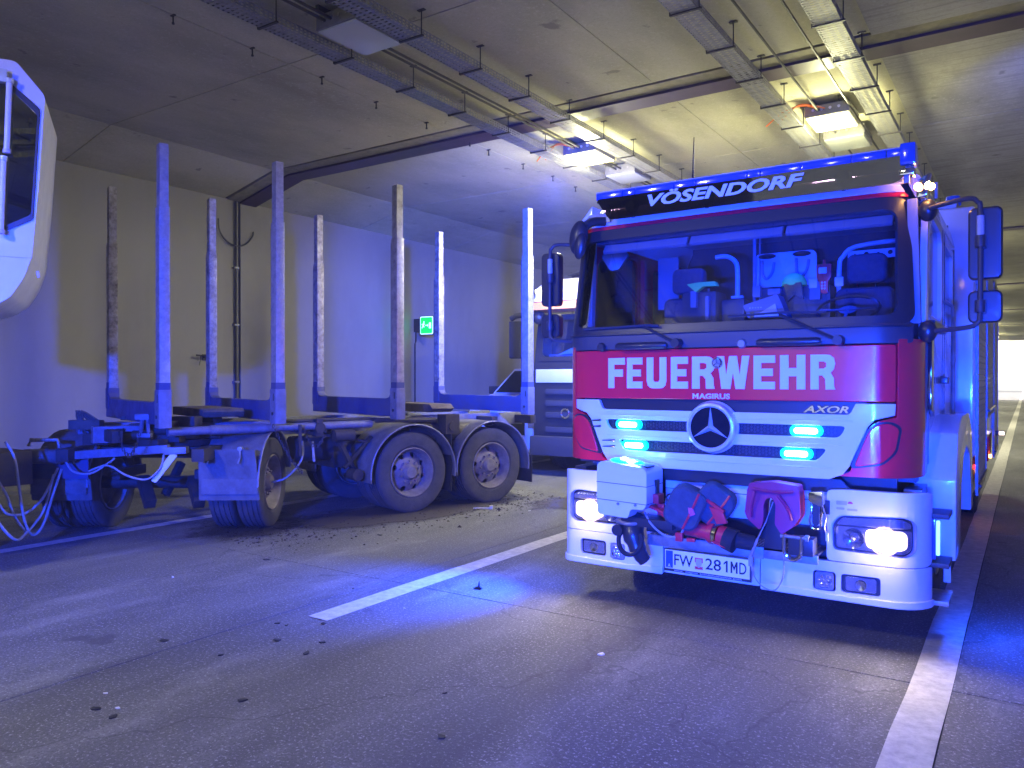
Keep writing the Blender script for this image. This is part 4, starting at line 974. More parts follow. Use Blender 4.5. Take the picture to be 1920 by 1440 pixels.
b = new(); box(b, (.10, -.22, 1.05), (.17, -.10, 1.062), Matrix.Rotation(R(8), 3, 'Y')); obj('lid_pad', b, 'black', wb)
b = new(); prism(b, rpoly([(-.15, .96), (-.08, .96), (-.09, .90), (-.07, .76), (-.14, .76), (-.13, .90)], .01), -.0, .012, 'YZ'); move(b, (.19, 0, 0)); obj('box_latch', b, 'black', wb, bevel=.004)
b = new(); box(b, (-.03, -.22, .64), (.35, -.02, .70)); obj('box_foot', b, 'black', wb, bevel=.01)

hs = thing('suction_pipe', 'black bent pipe with a thick rubber ring hanging below the white cover box', 'pipe', W_(-.56, -.2, 0))
b = new(); tube(b, [(.0, .05, .68), (.01, -.02, .60), (.04, -.04, .52), (.07, -.04, .45), (.10, -.02, .40)], [.075, .078, .07, .05, .042], 16, 3) if False else tube(b, smooth_path([(.0, .05, .68), (.01, -.02, .60), (.04, -.04, .52), (.07, -.04, .45), (.10, -.02, .40)], 3), [.075] * 6 + [.06] * 3 + [.05] * 2 + [.045] * 2, 16); obj('bent_pipe', b, 'black', hs)
b = new(); P = [(.02 + .085 * math.cos(R(a)), -.09 + .02 * math.sin(R(a)), .545 + .095 * math.sin(R(a))) for a in range(150, 395, 12)]; tube(b, P, .0165, 10); obj('rubber_ring', b, 'rubber', hs)
b = new(); cyl(b, (-.075, -.10, .605), (-.075, -.04, .605), .04, seg=20); obj('coupling', b, 'black', hs)
b = new(); tube(b, [(-.09, -.06, .66), (.0, -.09, .655), (.07, -.05, .66)], .014, 8, 3); obj('pipe_bracket', b, 'galv', hs)

cb = thing('control_cable', 'thin grey cable looping under the red tool valve on the bumper', 'cable', W_(0, 0, 0))
b = new(); tube(b, [(-.46, -.22, .735), (-.40, -.27, .68), (-.33, -.28, .625), (-.26, -.28, .60), (-.20, -.27, .61), (-.165, -.26, .66), (-.17, -.25, .74), (-.19, -.24, .80)], .0075, 8, 5); obj('cable', b, 'wrap', cb)
tl = thing('rescue_tool', 'red and black hydraulic rescue tool lying on the bumper deck beside a grey bag', 'rescue tool', W_(0, 0, 0))
b = new()
box(b, (-.44, -.22, .80), (-.36, -.12, .865)); bar(b, (-.46, -.23, .80), (-.26, -.24, .735), .05, .02); bar(b, (-.40, -.2, .78), (-.25, -.22, .69), .03)
box(b, (-.38, -.20, .72), (-.33, -.15, .80)); box(b, (-.27, -.24, .70), (-.22, -.17, .79)); obj('red_valve', b, 'tool', tl, bevel=.008)
b = new(); box(b, (-.44, -.18, .672), (-.27, -.14, .700)); obj('red_rail', b, 'tool', tl, bevel=.006)
b = new(); cyl(b, (-.17, -.20, .66), (.0, -.2, .64), .052, seg=18); cyl(b, (.055, -.21, .635), (.10, -.21, .625), .066, .068, 18); obj('red_cylinder', b, 'tool', tl, bevel=0)
b = new(); cyl(b, (.0, -.20, .64), (.03, -.205, .638), .07, seg=18); obj('red_collar', b, 'tool', tl)
b = new(); cyl(b, (.03, -.206, .637), (.056, -.21, .634), .066, seg=18); obj('steel_band', b, 'chrome', tl)
b = new(); cyl(b, (.10, -.21, .625), (.17, -.215, .605), .074, .078, 20); cyl(b, (.17, -.20, .615), (.28, -.18, .60), .055, .05, 16); obj('rubber_end', b, 'rubber', tl)
b = new(); box(b, (-.215, -.285, .575), (-.165, -.25, .635)); box(b, (-.14, -.28, .58), (-.08, -.25, .605)); obj('red_knob', b, 'tool', tl, bevel=.01)
b = new(); bar(b, (-.02, -.22, .86), (.10, -.23, .79), .03, .02); obj('red_clamp', b, 'tool', tl, bevel=.004)
b = new(); prism(b, [(.0, .82), (.09, .80), (.12, .72), (.05, .71)], -.24, -.21); bar(b, (.03, -.26, .60), (.12, -.26, .57), .02, .012); obj('red_clamp', b, 'tool', tl, bevel=.004)
b = new(); box(b, (-.46, -.20, .60), (.02, -.05, .67)); obj('black_base', b, 'black', tl, bevel=.01)
b = new(); tube(b, [(-.22, -.25, .84), (-.25, -.24, .88), (-.30, -.22, .86), (-.31, -.22, .78)], .006, 6, 4); obj('wire', b, 'black', tl)
def bag(lab, x, z, w, hh, tilt, y=-.2):
    t = thing('equipment_bag', lab, 'bag', W_(x, y, z))
    b = new(); prism(b, rrect(-w / 2, w / 2, -hh / 2, hh / 2, w * .30, 5), -.11, .11)
    rot(b, tilt, 'Y'); rot(b, 14, 'Z'); obj('bag_body', b, 'bag', t, bevel=.035, seg=3)
    b = new(); P = [(.05, -.11, hh * .49), (.05, -.117, hh * .2), (.045, -.117, -hh * .2), (.04, -.11, -hh * .47)]
    tube(b, P, .009, 6); prism(b, [(.02, .02), (.05, .03), (.08, .0), (.05, -.03)], -.125, -.112); rot(b, tilt, 'Y'); rot(b, 14, 'Z'); obj('red_strap', b, 'tool', t)
bag('dark grey bag with red strap on the bumper, nearer the white cover box', -.17, .80, .24, .27, 22)
bag('dark grey rounded bag behind the red tool clamp, nearer the red sling cover', -.01, .82, .25, .25, 34, -.11)

sc = thing('sling_cover', 'red forked plastic cover hanging over the bumper right of the grey bags', 'cover', W_(.40, -.17, 0))
poly = [(-.155, .985), (.0, 1.005), (.145, .99), (.165, .95), (.17, .80), (.135, .74), (.06, .685), (.02, .745), (.025, .87), (.0, .91), (-.035, .90), (-.05, .86), (-.05, .76), (-.075, .70), (-.16, .765), (-.175, .80), (-.16, .93)]
b = new(); prism(b, rpoly(poly, .012), -.06, .06); 
for v in b.verts:
    v.co.y += .35 * v.co.x ** 2 * 2 + (0.03 if v.co.z > .97 else 0)
obj('red_fork', b, 'sling', sc, bevel=.02, seg=3)
b = new(); tube(b, [(-.10, -.068, .94), (-.12, -.075, .86), (-.125, -.07, .78)], .01, 6, 3); tube(b, [(.04, -.068, .93), (.10, -.07, .85), (.12, -.06, .78)], .01, 6, 3); tube(b, [(-.12, -.062, .955), (.02, -.066, .945), (.13, -.06, .955)], .009, 6, 3); obj('moulded_rib', b, 'sling', sc)
b = new(); prism(b, [(-.08, .55), (.06, .55), (.05, .88), (-.03, .88)], .03, .07); obj('fork_bracket', b, 'black', sc, bevel=.005)
b = new(); P = [(.0, -.02, .88), (-.04, -.03, .76), (-.09, -.05, .64), (-.125, -.08, .53), (-.12, -.09, .47)]
for p, q in zip(P, P[1:]): bar(b, p, q, .028, .004)
obj('webbing_strap', b, 'wrap', sc)
b = new(); tube(b, [(-.12, -.09, .50), (-.10, -.095, .42), (-.05, -.10, .36), (.02, -.10, .34), (.06, -.09, .38), (.08, -.08, .46), (.07, -.05, .55)], .004, 5, 4); obj('thin_cord', b, 'wrap', sc)
sh = thing('tow_shackle', 'steel shackle hanging under the red fork cover', 'shackle', W_(.525, -.21, 0))
b = new(); P = [(-.052, 0, .69), (-.052, 0, .61), (-.045, 0, .565), (-.02, 0, .54), (.0, 0, .535), (.02, 0, .54), (.045, 0, .565), (.052, 0, .61), (.052, 0, .69)]; tube(b, P, .0135, 10, 3); obj('bow', b, 'chrome', sh)
b = new(); cyl(b, (-.075, 0, .675), (.095, 0, .675), .012, seg=12); cyl(b, (.075, 0, .675), (.095, 0, .675), .022, seg=6); obj('pin', b, 'galv', sh)
b = new(); cyl(b, (-.02, .03, .60), (.02, .03, .60), .02); box(b, (-.03, .0, .56), (.12, .12, .67)); obj('tow_eye', b, 'black', sh, bevel=.012)
hk = thing('latch_hook', 'chrome latch handle hanging on the right of the bumper recess', 'latch', W_(.645, -.14, 0))
b = new(); prism(b, rpoly([(-.04, .955), (.045, .965), (.05, .88), (.03, .87), (-.04, .90)], .012), -.03, .02); obj('latch_head', b, 'chrome', hk, bevel=.012)
b = new(); tube(b, [(-.028, 0, .90), (-.022, -.01, .84), (-.034, -.01, .78), (-.025, 0, .735), (.0, 0, .725), (.025, 0, .735), (.03, 0, .80), (.038, 0, .86), (.03, 0, .90)], .0065, 8, 4); obj('latch_loop', b, 'chrome', hk)
b = new(); tube(b, [(.045, 0, .86), (.06, -.01, .80), (.05, 0, .74), (.065, 0, .70)], .005, 6, 4); obj('latch_chain', b, 'galv', hk)
b = new(); prism(b, rpoly([(-.02, .89), (.02, .89), (.02, .76), (.0, .735), (-.02, .76)], .01), -.005, .01); obj('latch_plate', b, 'black', hk)
b = new(); box(b, (.06, -.01, .66), (.075, .0, .71)); obj('latch_tag', b, 'debrisw', hk)

# ============================================================ TIMBER TRAILER
TR = thing('timber_trailer', 'empty timber trailer with four pairs of tall metal stakes standing in the left lane', 'trailer', (-7.12, 4.42, 0), R(-17))
LY = [0, 1.18, 2.68, 4.75]
for i, y in enumerate(LY):
    # crossbeam U frame
    x0, x1 = -2.27, .06
    poly = [(x0, 1.20), (x1, 1.20), (x1, 1.62), (x1 - .13, 1.62), (x1 - .14, 1.50), (x1 - .18, 1.44), (x1 - .26, 1.42), (x0 + .26, 1.42), (x0 + .18, 1.44), (x0 + .14, 1.50), (x0 + .13, 1.62), (x0, 1.62)]
    b = new(); prism(b, poly, y - .055, y + .055); bk = obj('bunk', b, 'bunk', TR, bevel=.006)
    for side, x, mm in (('near', -.01, 'stake'), ('far', -2.20, 'stakedirty')):
        top = 4.0 + (-.02, .01, 0, .01)[i]; mid = 3.36 if side == 'near' else 3.30
        w = .068
        st = new(); box(st, (x - w, y - .05, 1.44), (x + w, y + .05, mid)); s_ = obj('stake', st, mm, TR, bevel=.006)
        b = new()
        # upper telescope: hollow top
        for (a, c, d, e2) in ((-w + .012, w - .012, -.042, -.036), (-w + .012, w - .012, .036, .042), (-w + .012, -w + .018, -.036, .036), (w - .018, w - .012, -.036, .036)):
            box(b, (x + a, y + d, mid - .1), (x + c, y + e2, top))
        obj('stake_extension', b, mm, s_)
        b = new(); box(b, (x - w - .016, y - .045, 1.45), (x - w - .001, y + .045, mid - .05)); obj('dark_side_strip', b, 'bunk', s_)  # dark strip down one side of the stake
        sk = new(); box(sk, (x - .078, y - .062, 1.17 if side == 'near' else 1.3), (x + .078, y + .062, 1.55)); obj('stake_foot', sk, 'beam' if side == 'near' else 'bunk', TR, bevel=.01)
        if side == 'near':
            b = new()
            cyl(b, (x, y - .07, 1.28), (x, y - .06, 1.28), .018, seg=10); box(b, (x + .02, y - .066, 1.42), (x + .04, y - .0625, 1.50)); obj('pin_hole', b, 'black', TR)
# frame beams
for x in (-.72, -1.50):
    b = new(); box(b, (x - .06, -.5, 1.0), (x + .06, 5.2, 1.17)); fr = obj('frame_beam', b, 'beam', TR, bevel=.01)
for y in (-.35, .6, 1.9, 3.4, 4.4, 5.1):
    b = new(); box(b, (-1.9, y - .05, 1.02), (-.3, y + .05, 1.14)); obj('cross_member', b, 'steel', TR, bevel=.008)
b = new(); cyl(b, (-.16, .08, 1.12), (-.16, 2.4, 1.12), .045, seg=14); cyl(b, (-.16, .5, 1.12), (-.16, 1.1, 1.12), .052, seg=14); obj('side_tube', b, 'beam', TR)
b = new(); prism(b, [(-1.5, 1.24), (-.42, 1.24), (-.38, 1.30), (-.42, 1.335), (-1.5, 1.335)], .5, .95); obj('log_rest', b, 'wood', TR, bevel=.012)
b = new(); prism(b, [(-1.45, 1.22), (-.42, 1.22), (-.34, 1.27), (-.42, 1.33), (-1.45, 1.33)], 3.4, 3.75); obj('log_rest', b, 'wood', TR, bevel=.012)
b = new()
tube(b, [(-.14, 2.45, 1.16), (-.14, 2.9, 1.15), (-.14, 3.3, 1.14)], .03, 8); tube(b, [(-.2, 1.25, 1.18), (-.2, 1.9, 1.18), (-.2, 2.5, 1.17)], .02, 8); box(b, (-.25, 1.68, 1.0), (-.12, 1.76, 1.2)); cyl(b, (-.1, 1.72, 1.1), (-.26, 1.72, 1.1), .06); box(b, (-.3, 3.45, .95), (-.10, 3.66, 1.2)); cyl(b, (-.08, 3.55, 1.05), (-.14, 3.55, 1.05), .06); cyl(b, (-.14, 1.9, 1.0), (-.14, 2.15, 1.0), .07)
obj('tensioner', b, 'steel', TR, bevel=0)
b = new(); bar(b, (-.2, 1.3, 1.1), (-.25, 2.4, .9), .03); bar(b, (-.24, 2.0, .95), (-.3, 2.25, .55), .05); bar(b, (-.26, 2.1, .6), (-.34, 2.5, .95), .04); cyl(b, (-.3, 2.2, .52), (-.1, 2.2, .52), .07, seg=14); bar(b, (-.05, 1.45, 1.15), (-.05, 1.45, .8), .03); obj('linkage', b, 'steel', TR)
b = new(); cyl(b, (-.35, 3.0, .95), (-.35, 4.1, .95), .13, seg=18); cyl(b, (-.9, 1.7, .8), (-.9, 2.4, .8), .16, seg=18); box(b, (-1.5, 2.2, .55), (-.75, 4.8, .95)); obj('air_tank', b, 'steel', TR)
# chains and small loops
def chain(parent, p0, p1, sag, n=12, r=.016):
    b = new()
    for k in range(n):
        t = (k + .5) / n; p = Vector(p0).lerp(Vector(p1), t) - Vector((0, 0, sag * 4 * t * (1 - t)))
        vs = bmesh.ops.create_circle(b, segments=6, radius=r)['verts'] if False else None
        P = []
        for a in range(0, 360, 60):
            c, s = math.cos(R(a)) * r * .7, math.sin(R(a)) * r * 1.5
            P.append(p + (Vector((c, 0, s)) if k % 2 else Vector((0, c, s))))
        P.append(P[0]); tube(b, P, .0045, 4)
    o = obj('chain', b, 'steel', parent, smooth=False); return o
chain(TR, (-.02, 1.12, 1.17), (.02, 1.45, .62), .06, 16)
chain(TR, (-.05, 1.5, 1.1), (0, 1.75, 1.1), .2, 12)
chain(TR, (-.06, -.2, 1.15), (-.3, -.35, 1.15), .25, 14)
b = new(); tube(b, [(-.2, 1.55, .95), (-.12, 1.5, .75), (-.2, 1.35, .55), (-.3, 1.2, .5)], .012, 6, 4); tube(b, [(-.1, 1.62, .95), (-.1, 1.64, .72)], .015, 6); obj('air_hose', b, 'hose', TR)
# rear mudguards + tandem wheels
def guard(parent, yc, x0, x1, Rg=.60, a0=-8, a1=188, zc=.5, m='guard', flap=True):
    b = new(); n = 16; lp = []
    for r_ in (Rg, Rg + .015):
        ring = []
        for k in range(n + 1):
            a = R(a0 + (a1 - a0) * k / n); ring.append((yc + math.cos(a) * r_, zc + math.sin(a) * r_ * .98))
        lp.append(ring)
    prism(b, lp[0] + lp[1][::-1], x0, x1, 'YZ')
    g = obj('mudguard', b, m, parent)
    b = new(); P = [(x1, yc + math.cos(R(a)) * (Rg + .008), zc + math.sin(R(a)) * (Rg + .008) * .98) for a in range(a0, a1 + 1, 8)]; tube(b, P, .012, 6); obj('mudguard_edge', b, 'beam', g)
    return g
Rt = .50
for y in (2.93, 4.17):
    yc = y
    for xx, out in ((-.20, 1), (-.52, 1), (-2.0, -1), (-1.68, -1)):
        wheel(TR, (xx, yc, Rt), Rt, .27, out)
    guard(TR, yc, -.66, -.02); guard(TR, yc, -2.18, -1.54)
    b = new(); cyl(b, (-1.8, yc, Rt), (-.4, yc, Rt), .07); obj('axle', b, 'steel', TR)
b = new(); box(b, (-.64, 3.50, .22), (-.06, 3.515, .95)); obj('mud_flap', b, 'rubber', TR); b = new(); box(b, (-.64, 4.86, .22), (-.06, 4.875, .6)); obj('mud_flap', b, 'rubber', TR)
# twisted dolly
DO = bpy.data.objects.new('dolly', None)
D = thing('trailer_dolly', 'twisted steering dolly with mudguards under the front of the timber trailer', 'dolly', (-8.02, 5.05, 0), R(33.8))
b = new(); box(b, (-.75, -.9, .82), (-.62, .8, .95)); box(b, (.62, -.9, .82), (.75, .8, .95)); box(b, (-.75, -.3, .80), (.75, .3, .92)); obj('dolly_frame', b, 'steel', D, bevel=.01)
b = new(); lathe(b, [(.93, .2), (.93, .55), (1.0, .55), (1.0, .2)], 'Z', (0, 0, 0), 32, close=True); obj('turntable', b, 'steel', D)
b = new(); cyl(b, (-.9, 0, Rt), (.9, 0, Rt), .07); bar(b, (-.45, -.3, .62), (-.45, .3, .62), .09, .1); bar(b, (.45, -.3, .62), (.45, .3, .62), .09, .1); obj('axle', b, 'steel', D)
for s in (-1, 1):
    for xx in (1.04, .74): wheel(D, (s * xx, 0, Rt), Rt, .27, s)
    guard(D, 0, min(s * .60, s * 1.19), max(s * .60, s * 1.19), .59, 10, 185, .5)
    # front plate of the mudguard
    b = new(); prism(b, rpoly([(s * .58, .92), (s * 1.17, .92), (s * 1.20, .38), (s * .56, .38)], .02), -.63, -.615)
    for v in b.verts: v.co.y += (v.co.z - .92) * .12 * -1
    obj('guard_plate', b, 'guard', D)
    for xx in (.70, 1.02):
        b = new(); P = [(s * xx, -.65, .93), (s * (xx + .01), -.66, .85), (s * (xx - .01), -.68, .78)]; tube(b, P, .01, 6); cyl(b, (s * xx, -.66, .93), (s * xx, -.60, .93), .022); obj('guard_latch', b, 'galv', D)
b = new(); bar(b, (-1.25, -.68, .845), (-.05, -.72, .885), .06, .09) if False else None
b = new(); lathe(b, [(0, .03), (.01, .075), (.38, .08), (.40, .03)], 'X', (-1.17, -.74, .86), 16); obj('bumper_roller', b, 'guard', D)
b = new(); bar(b, (-.78, -.74, .865), (.35, -.80, .945), .075, .085); box(b, (-.80, -.79, .81), (-.70, -.69, .92)); bar(b, (.30, -.78, .92), (.52, -.75, .93), .13, .07); obj('front_bar', b, 'beam', D, bevel=.008)
b = new(); tube(b, [(-1.12, -.74, .97), (-1.10, -.74, 1.03), (-.82, -.74, 1.03), (-.80, -.74, .95)], .02, 8); obj('handle_bar', b, 'stakedirty', D)
b = new(); prism(b, rpoly([(.18, .62), (.23, .60), (.45, .88), (.38, .90)], .01), -.83, -.81); obj('white_lever', b, 'debrisw', D)
b = new(); prism(b, [(-1.20, .92), (-.55, .90), (-.55, .62), (-1.20, .62)], -.66, -.645); obj('guard_plate', b, 'bunk', D)
for (x0, x1) in ((-.25, -.05), (.30, .48)):
    b = new(); bar(b, (x0, -.1, .55), (x1, -.35, .30), .12); bar(b, (x0 + .3, .2, .7), (x1, 0, .35), .08); obj('suspension_arm', b, 'steel', D, bevel=.02)
b = new(); tube(b, [(-.72, -.8, .85), (-.60, -.85, .72), (-.42, -.86, .70), (-.28, -.84, .78), (-.2, -.8, .85)], .011, 6, 5); tube(b, [(-.45, -.83, .72), (-.25, -.85, .78), (-.05, -.86, .68), (.15, -.86, .64), (.28, -.84, .75), (.30, -.8, .88)], .011, 6, 5); obj('slack_hose', b, 'hose', D)
# clutter above the dolly
b = new()
rd = random.Random(3)
for k in range(26):
    x = rd.uniform(-.55, .55); y = rd.uniform(-.75, .1); z = rd.uniform(.98, 1.22); w = rd.uniform(.04, .14)
    if k % 3: box(b, (x - w, y - w * .6, z - w * .4), (x + w, y + w * .6, z + w * .4), Matrix.Rotation(rd.uniform(-.6, .6), 3, 'Z'))
    else: cyl(b, (x - w, y, z), (x + w, y, z), w * .5, seg=12)
obj('valve_block', b, 'steel', D, bevel=.008)
b = new(); box(b, (.02, -.80, 1.06), (.16, -.74, 1.10)); bar(b, (.05, -.77, 1.08), (.07, -.78, 1.27), .03); bar(b, (.13, -.77, 1.08), (.12, -.78, 1.27), .03); box(b, (.0, -.80, 1.24), (.19, -.72, 1.30)); obj('coupling_head', b, 'beam', D, bevel=.006)
b = new()
for k in range(7): tube(b, [(-.78 + k * .02, -.45, 1.22 - .04 * k), (-.72 - .03 * (k % 3), -.47, 1.30 + .02 * (k % 2)), (-.66 + .02 * k, -.45, 1.2)], .012, 5, 3)
box(b, (-.85, -.5, 1.12), (-.52, -.4, 1.22)); obj('chain_bundle', b, 'wood', D)

# hoses between dolly and timber truck
def crane_pt(u, v, z_or_d): pass
hz = [('grey air hose looping lowest at the left edge, running up to the dolly roller', [(-6.62, 3.42, 1.30), (-6.70, 3.55, 1.18), (-6.83, 3.72, .78), (-6.93, 3.86, .46), (-7.02, 4.0, .39), (-7.14, 4.12, .52), (-7.22, 4.22, .80), (-7.20, 4.30, 1.02)]),
      ('second grey air hose, hanging in a wider loop left of the dolly', [(-7.0, 2.9, .95), (-7.2, 3.3, .60), (-7.4, 3.6, .38), (-7.5, 3.9, .36), (-7.55, 4.1, .50), (-7.5, 4.25, .85), (-7.45, 4.3, 1.0)]),
      ('third grey air hose, with the short upper loop beside the dolly wheel', [(-7.2, 3.2, .85), (-7.6, 3.5, .66), (-7.9, 3.8, .62), (-8.05, 4.0, .70), (-8.0, 4.2, .95)])]
HC = (-7.9, 4.25)
import math as _m
_F, _A = 1443., R(33.8); _P = R(.318)
def at(u, v, d):
    """point seen at photo pixel u,v at distance d along the view (used to place the hoses between two real ends)"""
    fw = Vector((-math.sin(_A), math.cos(_A), 0)); rt = Vector((math.cos(_A), math.sin(_A), 0))
    return fw * d + rt * ((u - 960) / _F * d) + Vector((0, 0, 1.65 - (v - 712) / _F * d))
hp = [[(10, 828, 7.2), (27, 860, 7.2), (36, 920, 7.3), (45, 975, 7.4), (60, 1003, 7.5), (80, 985, 7.6), (98, 930, 7.8), (115, 880, 8.0)],
      [(-40, 880, 7.1), (0, 950, 7.2), (18, 965, 7.3), (48, 962, 7.5), (75, 940, 7.6), (90, 915, 7.8), (108, 878, 8.0)],
      [(-30, 930, 7.0), (0, 985, 7.1), (28, 1012, 7.2), (46, 1002, 7.4), (70, 975, 7.6), (84, 950, 7.7), (100, 890, 7.9)],
      [(-20, 880, 7.3), (10, 925, 7.3), (25, 965, 7.4), (48, 1000, 7.5)]]
labs = ['thick grey air hose hanging in the deepest loop at the left edge', 'grey air hose in a shallow loop across the dolly wheel', 'grey air hose sagging nearest the road at the left edge', 'short grey air hose end between the longer hoses']
for pts, lab in zip(hp, labs):
    b = new(); P = [at(*p) for p in pts]; P = [Vector((p.x, p.y, max(p.z, .03))) for p in P]
    tube(b, P, .013, 8, 5); o = obj('air_hose', b, 'hose'); tag(o, lab, 'hose', 'air hoses between truck and dolly')

# timber truck with crane cab (mostly outside the frame on the left)
TT = thing('timber_truck', 'white crane cab of a timber truck with tall window at the left edge', 'truck', (-6.44, 3.0, 0), R(60))
cpl = [(-1.5, 4.14), (-.19, 4.125), (.004, 3.885), (-.044, 3.125), (-.088, 2.62), (-.142, 2.449), (-.23, 2.295), (-.32, 2.23), (-.52, 2.15), (-1.5, 2.12)]
b = new(); prism(b, rpoly(cpl, .035), 0, 1.1)
wo = [(-.31, 4.03), (-.218, 3.94), (-.031, 3.776), (-.08, 2.904), (-.298, 2.777), (-.36, 2.8)]
wi = [(-.29, 3.95), (-.211, 3.885), (-.048, 3.725), (-.094, 2.94), (-.27, 2.835), (-.33, 2.86)]
c = new(); prism(c, rpoly(wo, .02), -.3, .9); prism(c, rrect(-1.3, -.36, 2.7, 4.02, .05), -.3, .9); b = cutbm(b, c)
cc = obj('crane_cab', b, 'crane', TT)
b = new(); prism(b, rpoly(wo, .02), -.012, .01)
c = new(); prism(c, rpoly(wi, .02), -.1, .1); b = cutbm(b, c); obj('window_gasket', b, 'black', TT)
gg = glassmat('greenish_glass', (.45, .52, .40), .2)
b = new(); prism(b, rpoly(wo, .02), .0, .006); obj('cab_window', b, gg, TT)
b = new(); prism(b, rrect(-1.3, -.36, 2.7, 4.02, .05), .02, .026); obj('cab_window', b, gg, TT)
b = new(); prism(b, rpoly([(-.30, 3.0), (-.22, 3.4), (-.20, 3.8), (-.26, 3.6)], .01), .3, .32); obj('wiper_inside', b, 'crane', TT)
b = new(); prism(b, rpoly([(-.155, 3.3), (-.12, 3.35), (-.10, 3.75), (-.13, 3.8)], .01), .3, .32); obj('cab_rod', b, 'stick', TT)
for (z0, z1, x) in ((3.42, 3.93, -.245), (2.80, 3.33, -.285)):
    b = new(); cyl(b, (x, -.05, z0), (x + .018, -.05, z1), .021, seg=14); g = obj('hinge_tube', b, 'crane', TT)
    b = new(); cyl(b, (x + .018, -.05, z1), (x + .02, -.05, z1 + .035), .028, seg=12); obj('hinge_joint', b, 'lens', g)
    b = new(); cyl(b, (x, -.05, z0 - .03), (x, -.05, z0), .028, seg=12); obj('hinge_joint', b, 'stick', g)
b = new(); box(b, (-.30, -.07, 3.93), (-.24, -.0, 4.03)); obj('cab_lamp', b, 'lens', TT, bevel=.01)
b = new(); cyl(b, (-.05, -.02, 2.5), (-.04, -.02, 2.45), .01); obj('bolt', b, 'stick', TT)
b = new(); box(b, (-1.5, -.004, 2.60), (-.085, -.001, 2.606)); obj('panel_seam', b, 'stick', TT)
b = new(); cyl(b, (-.95, .55, 1.1), (-.95, .55, 2.15), .2, seg=20); obj('crane_column', b, 'steel', TT, bevel=.01)
b = new(); box(b, (-5.0, .15, .75), (-.75, 1.05, 1.1)); obj('truck_frame', b, 'steel', TT, bevel=.02)
for p in ((-1.7, .0), (-3.1, .0), (-1.7, 1.3), (-3.1, 1.3)): wheel(TT, (p[0], p[1], .5), .5, .28, 1 if p[1] > 1 else -1, 'rubber', 'rim', rz=R(90))
# coupling block at the left edge
tc = thing('trailer_coupling', 'dark grimy coupling block with hose fittings at the left edge', 'coupling', tuple(at(0, 870, 7.6)))
b = new(); box(b, (-.5, -.15, -.22), (.11, .25, .12)); cyl(b, (-.1, -.2, .12), (.05, -.2, .15), .08, seg=14); box(b, (-.05, -.22, .12), (.14, -.16, .16)); obj('block', b, 'steel', tc, bevel=.02)
b = new(); bar(b, (.06, -.1, -.2), (.09, -.1, -.45), .025); obj('pin', b, 'steel', tc)

# ============================================================ WHITE TRUCK AND VAN BEHIND
WT = thing('white_truck', 'white truck with dark windscreen facing the viewer behind the trailer, half hidden', 'truck', (-5.95, 11.4, 0))
b = new(); prism(b, [(.0, .6), (.0, 1.85), (.16, 2.78), (2.2, 2.85), (2.2, .6)], -1.22, 1.22, 'YZ')
c = new(); prism(c, rrect(-1.10, 1.10, 2.02, 2.70, .08), -.5, .4); b = cutbm(b, c); obj('cab', b, 'black', WT, bevel=0)
b = new(); prism(b, rrect(-1.15, 1.15, 1.97, 2.76, .08), .0, .01)
for v in b.verts: v.co.y += (v.co.z - 1.85) * .17 - .012
c = new(); prism(c, rrect(-1.07, 1.07, 2.05, 2.68, .08), -.3, .4); b = cutbm(b, c); obj('screen_surround', b, 'black', WT)
b = new(); prism(b, rrect(-1.10, 1.10, 2.0, 2.72, .08), .0, .006)
for v in b.verts: v.co.y += (v.co.z - 1.85) * .17 + .0
obj('windscreen', b, 'glass', WT)
b = new(); prism(b, [(-.02, 2.80), (-.25, 2.84), (-.12, 2.98), (.0, 2.99)], -1.21, 1.21, 'YZ'); obj('sun_visor', b, 'orangep', WT, bevel=.01)
b = new(); prism(b, [(.0, 2.99), (-.08, 3.0), (.05, 3.25), (.35, 3.42), (.8, 3.48), (2.2, 3.48), (2.2, 2.99)], -1.20, 1.20, 'YZ'); obj('roof_fairing', b, 'tank', WT, bevel=.09, seg=4)
b = new(); box(b, (-1.12, -.12, 3.15), (-.98, -.02, 3.20)); obj('roof_lamp', b, 'lenson', WT)
b = new(); prism(b, [(-1.2, 1.78), (1.2, 1.78), (1.2, .5), (-1.2, .5)], -.03, -.0)
obj('dark_front_panel', b, 'black', WT, bevel=.01)
b = new(); box(b, (-1.15, -.05, 1.60), (1.15, -.031, 1.83)); obj('white_band', b, 'white', WT, bevel=.01)
for z in (.75, 1.0, 1.2, 1.4):
    b = new(); box(b, (-.95, -.06, z), (.95, -.031, z + .09)); obj('grille_bar', b, 'dkplastic', WT, bevel=.01)
b = new(); lathe(b, [(-.05, .06), (-.06, .075), (-.05, .09)], 'Y', (-.55, -.03, 1.08), 20); obj('badge', b, 'chrome', WT)
b = new(); box(b, (-1.22, -.15, .35), (1.22, .1, .68)); obj('bumper', b, 'dkplastic', WT, bevel=.03)
b = new(); tube(b, [(-1.15, .05, 2.72), (-1.45, -.1, 2.78), (-1.62, -.12, 2.72)], .05, 8, 3); bm_ = obj('mirror_arm', b, 'black', WT)
b = new(); box(b, (-1.66, -.14, 2.02), (-1.40, -.02, 2.68)); obj('mirror_housing', b, 'black', WT, bevel=.04)
b = new(); bmesh.ops.create_uvsphere(b, u_segments=16, v_segments=8, radius=.12); move(b, (-1.05, -.1, 2.72)); obj('front_mirror', b, 'black', WT)
b = new(); prism(b, [(.3, 1.9), (.3, 2.1), (.7, 2.1), (.9, 1.7)], -1.1, 1.1, 'YZ'); obj('dashboard', b, 'intgrey', WT)
b = new(); prism(b, [(-.9, 2.08), (-.45, 2.12), (-.4, 2.2), (-.6, 2.2)], .25, .32); obj('dash_papers', b, 'intlight', WT)
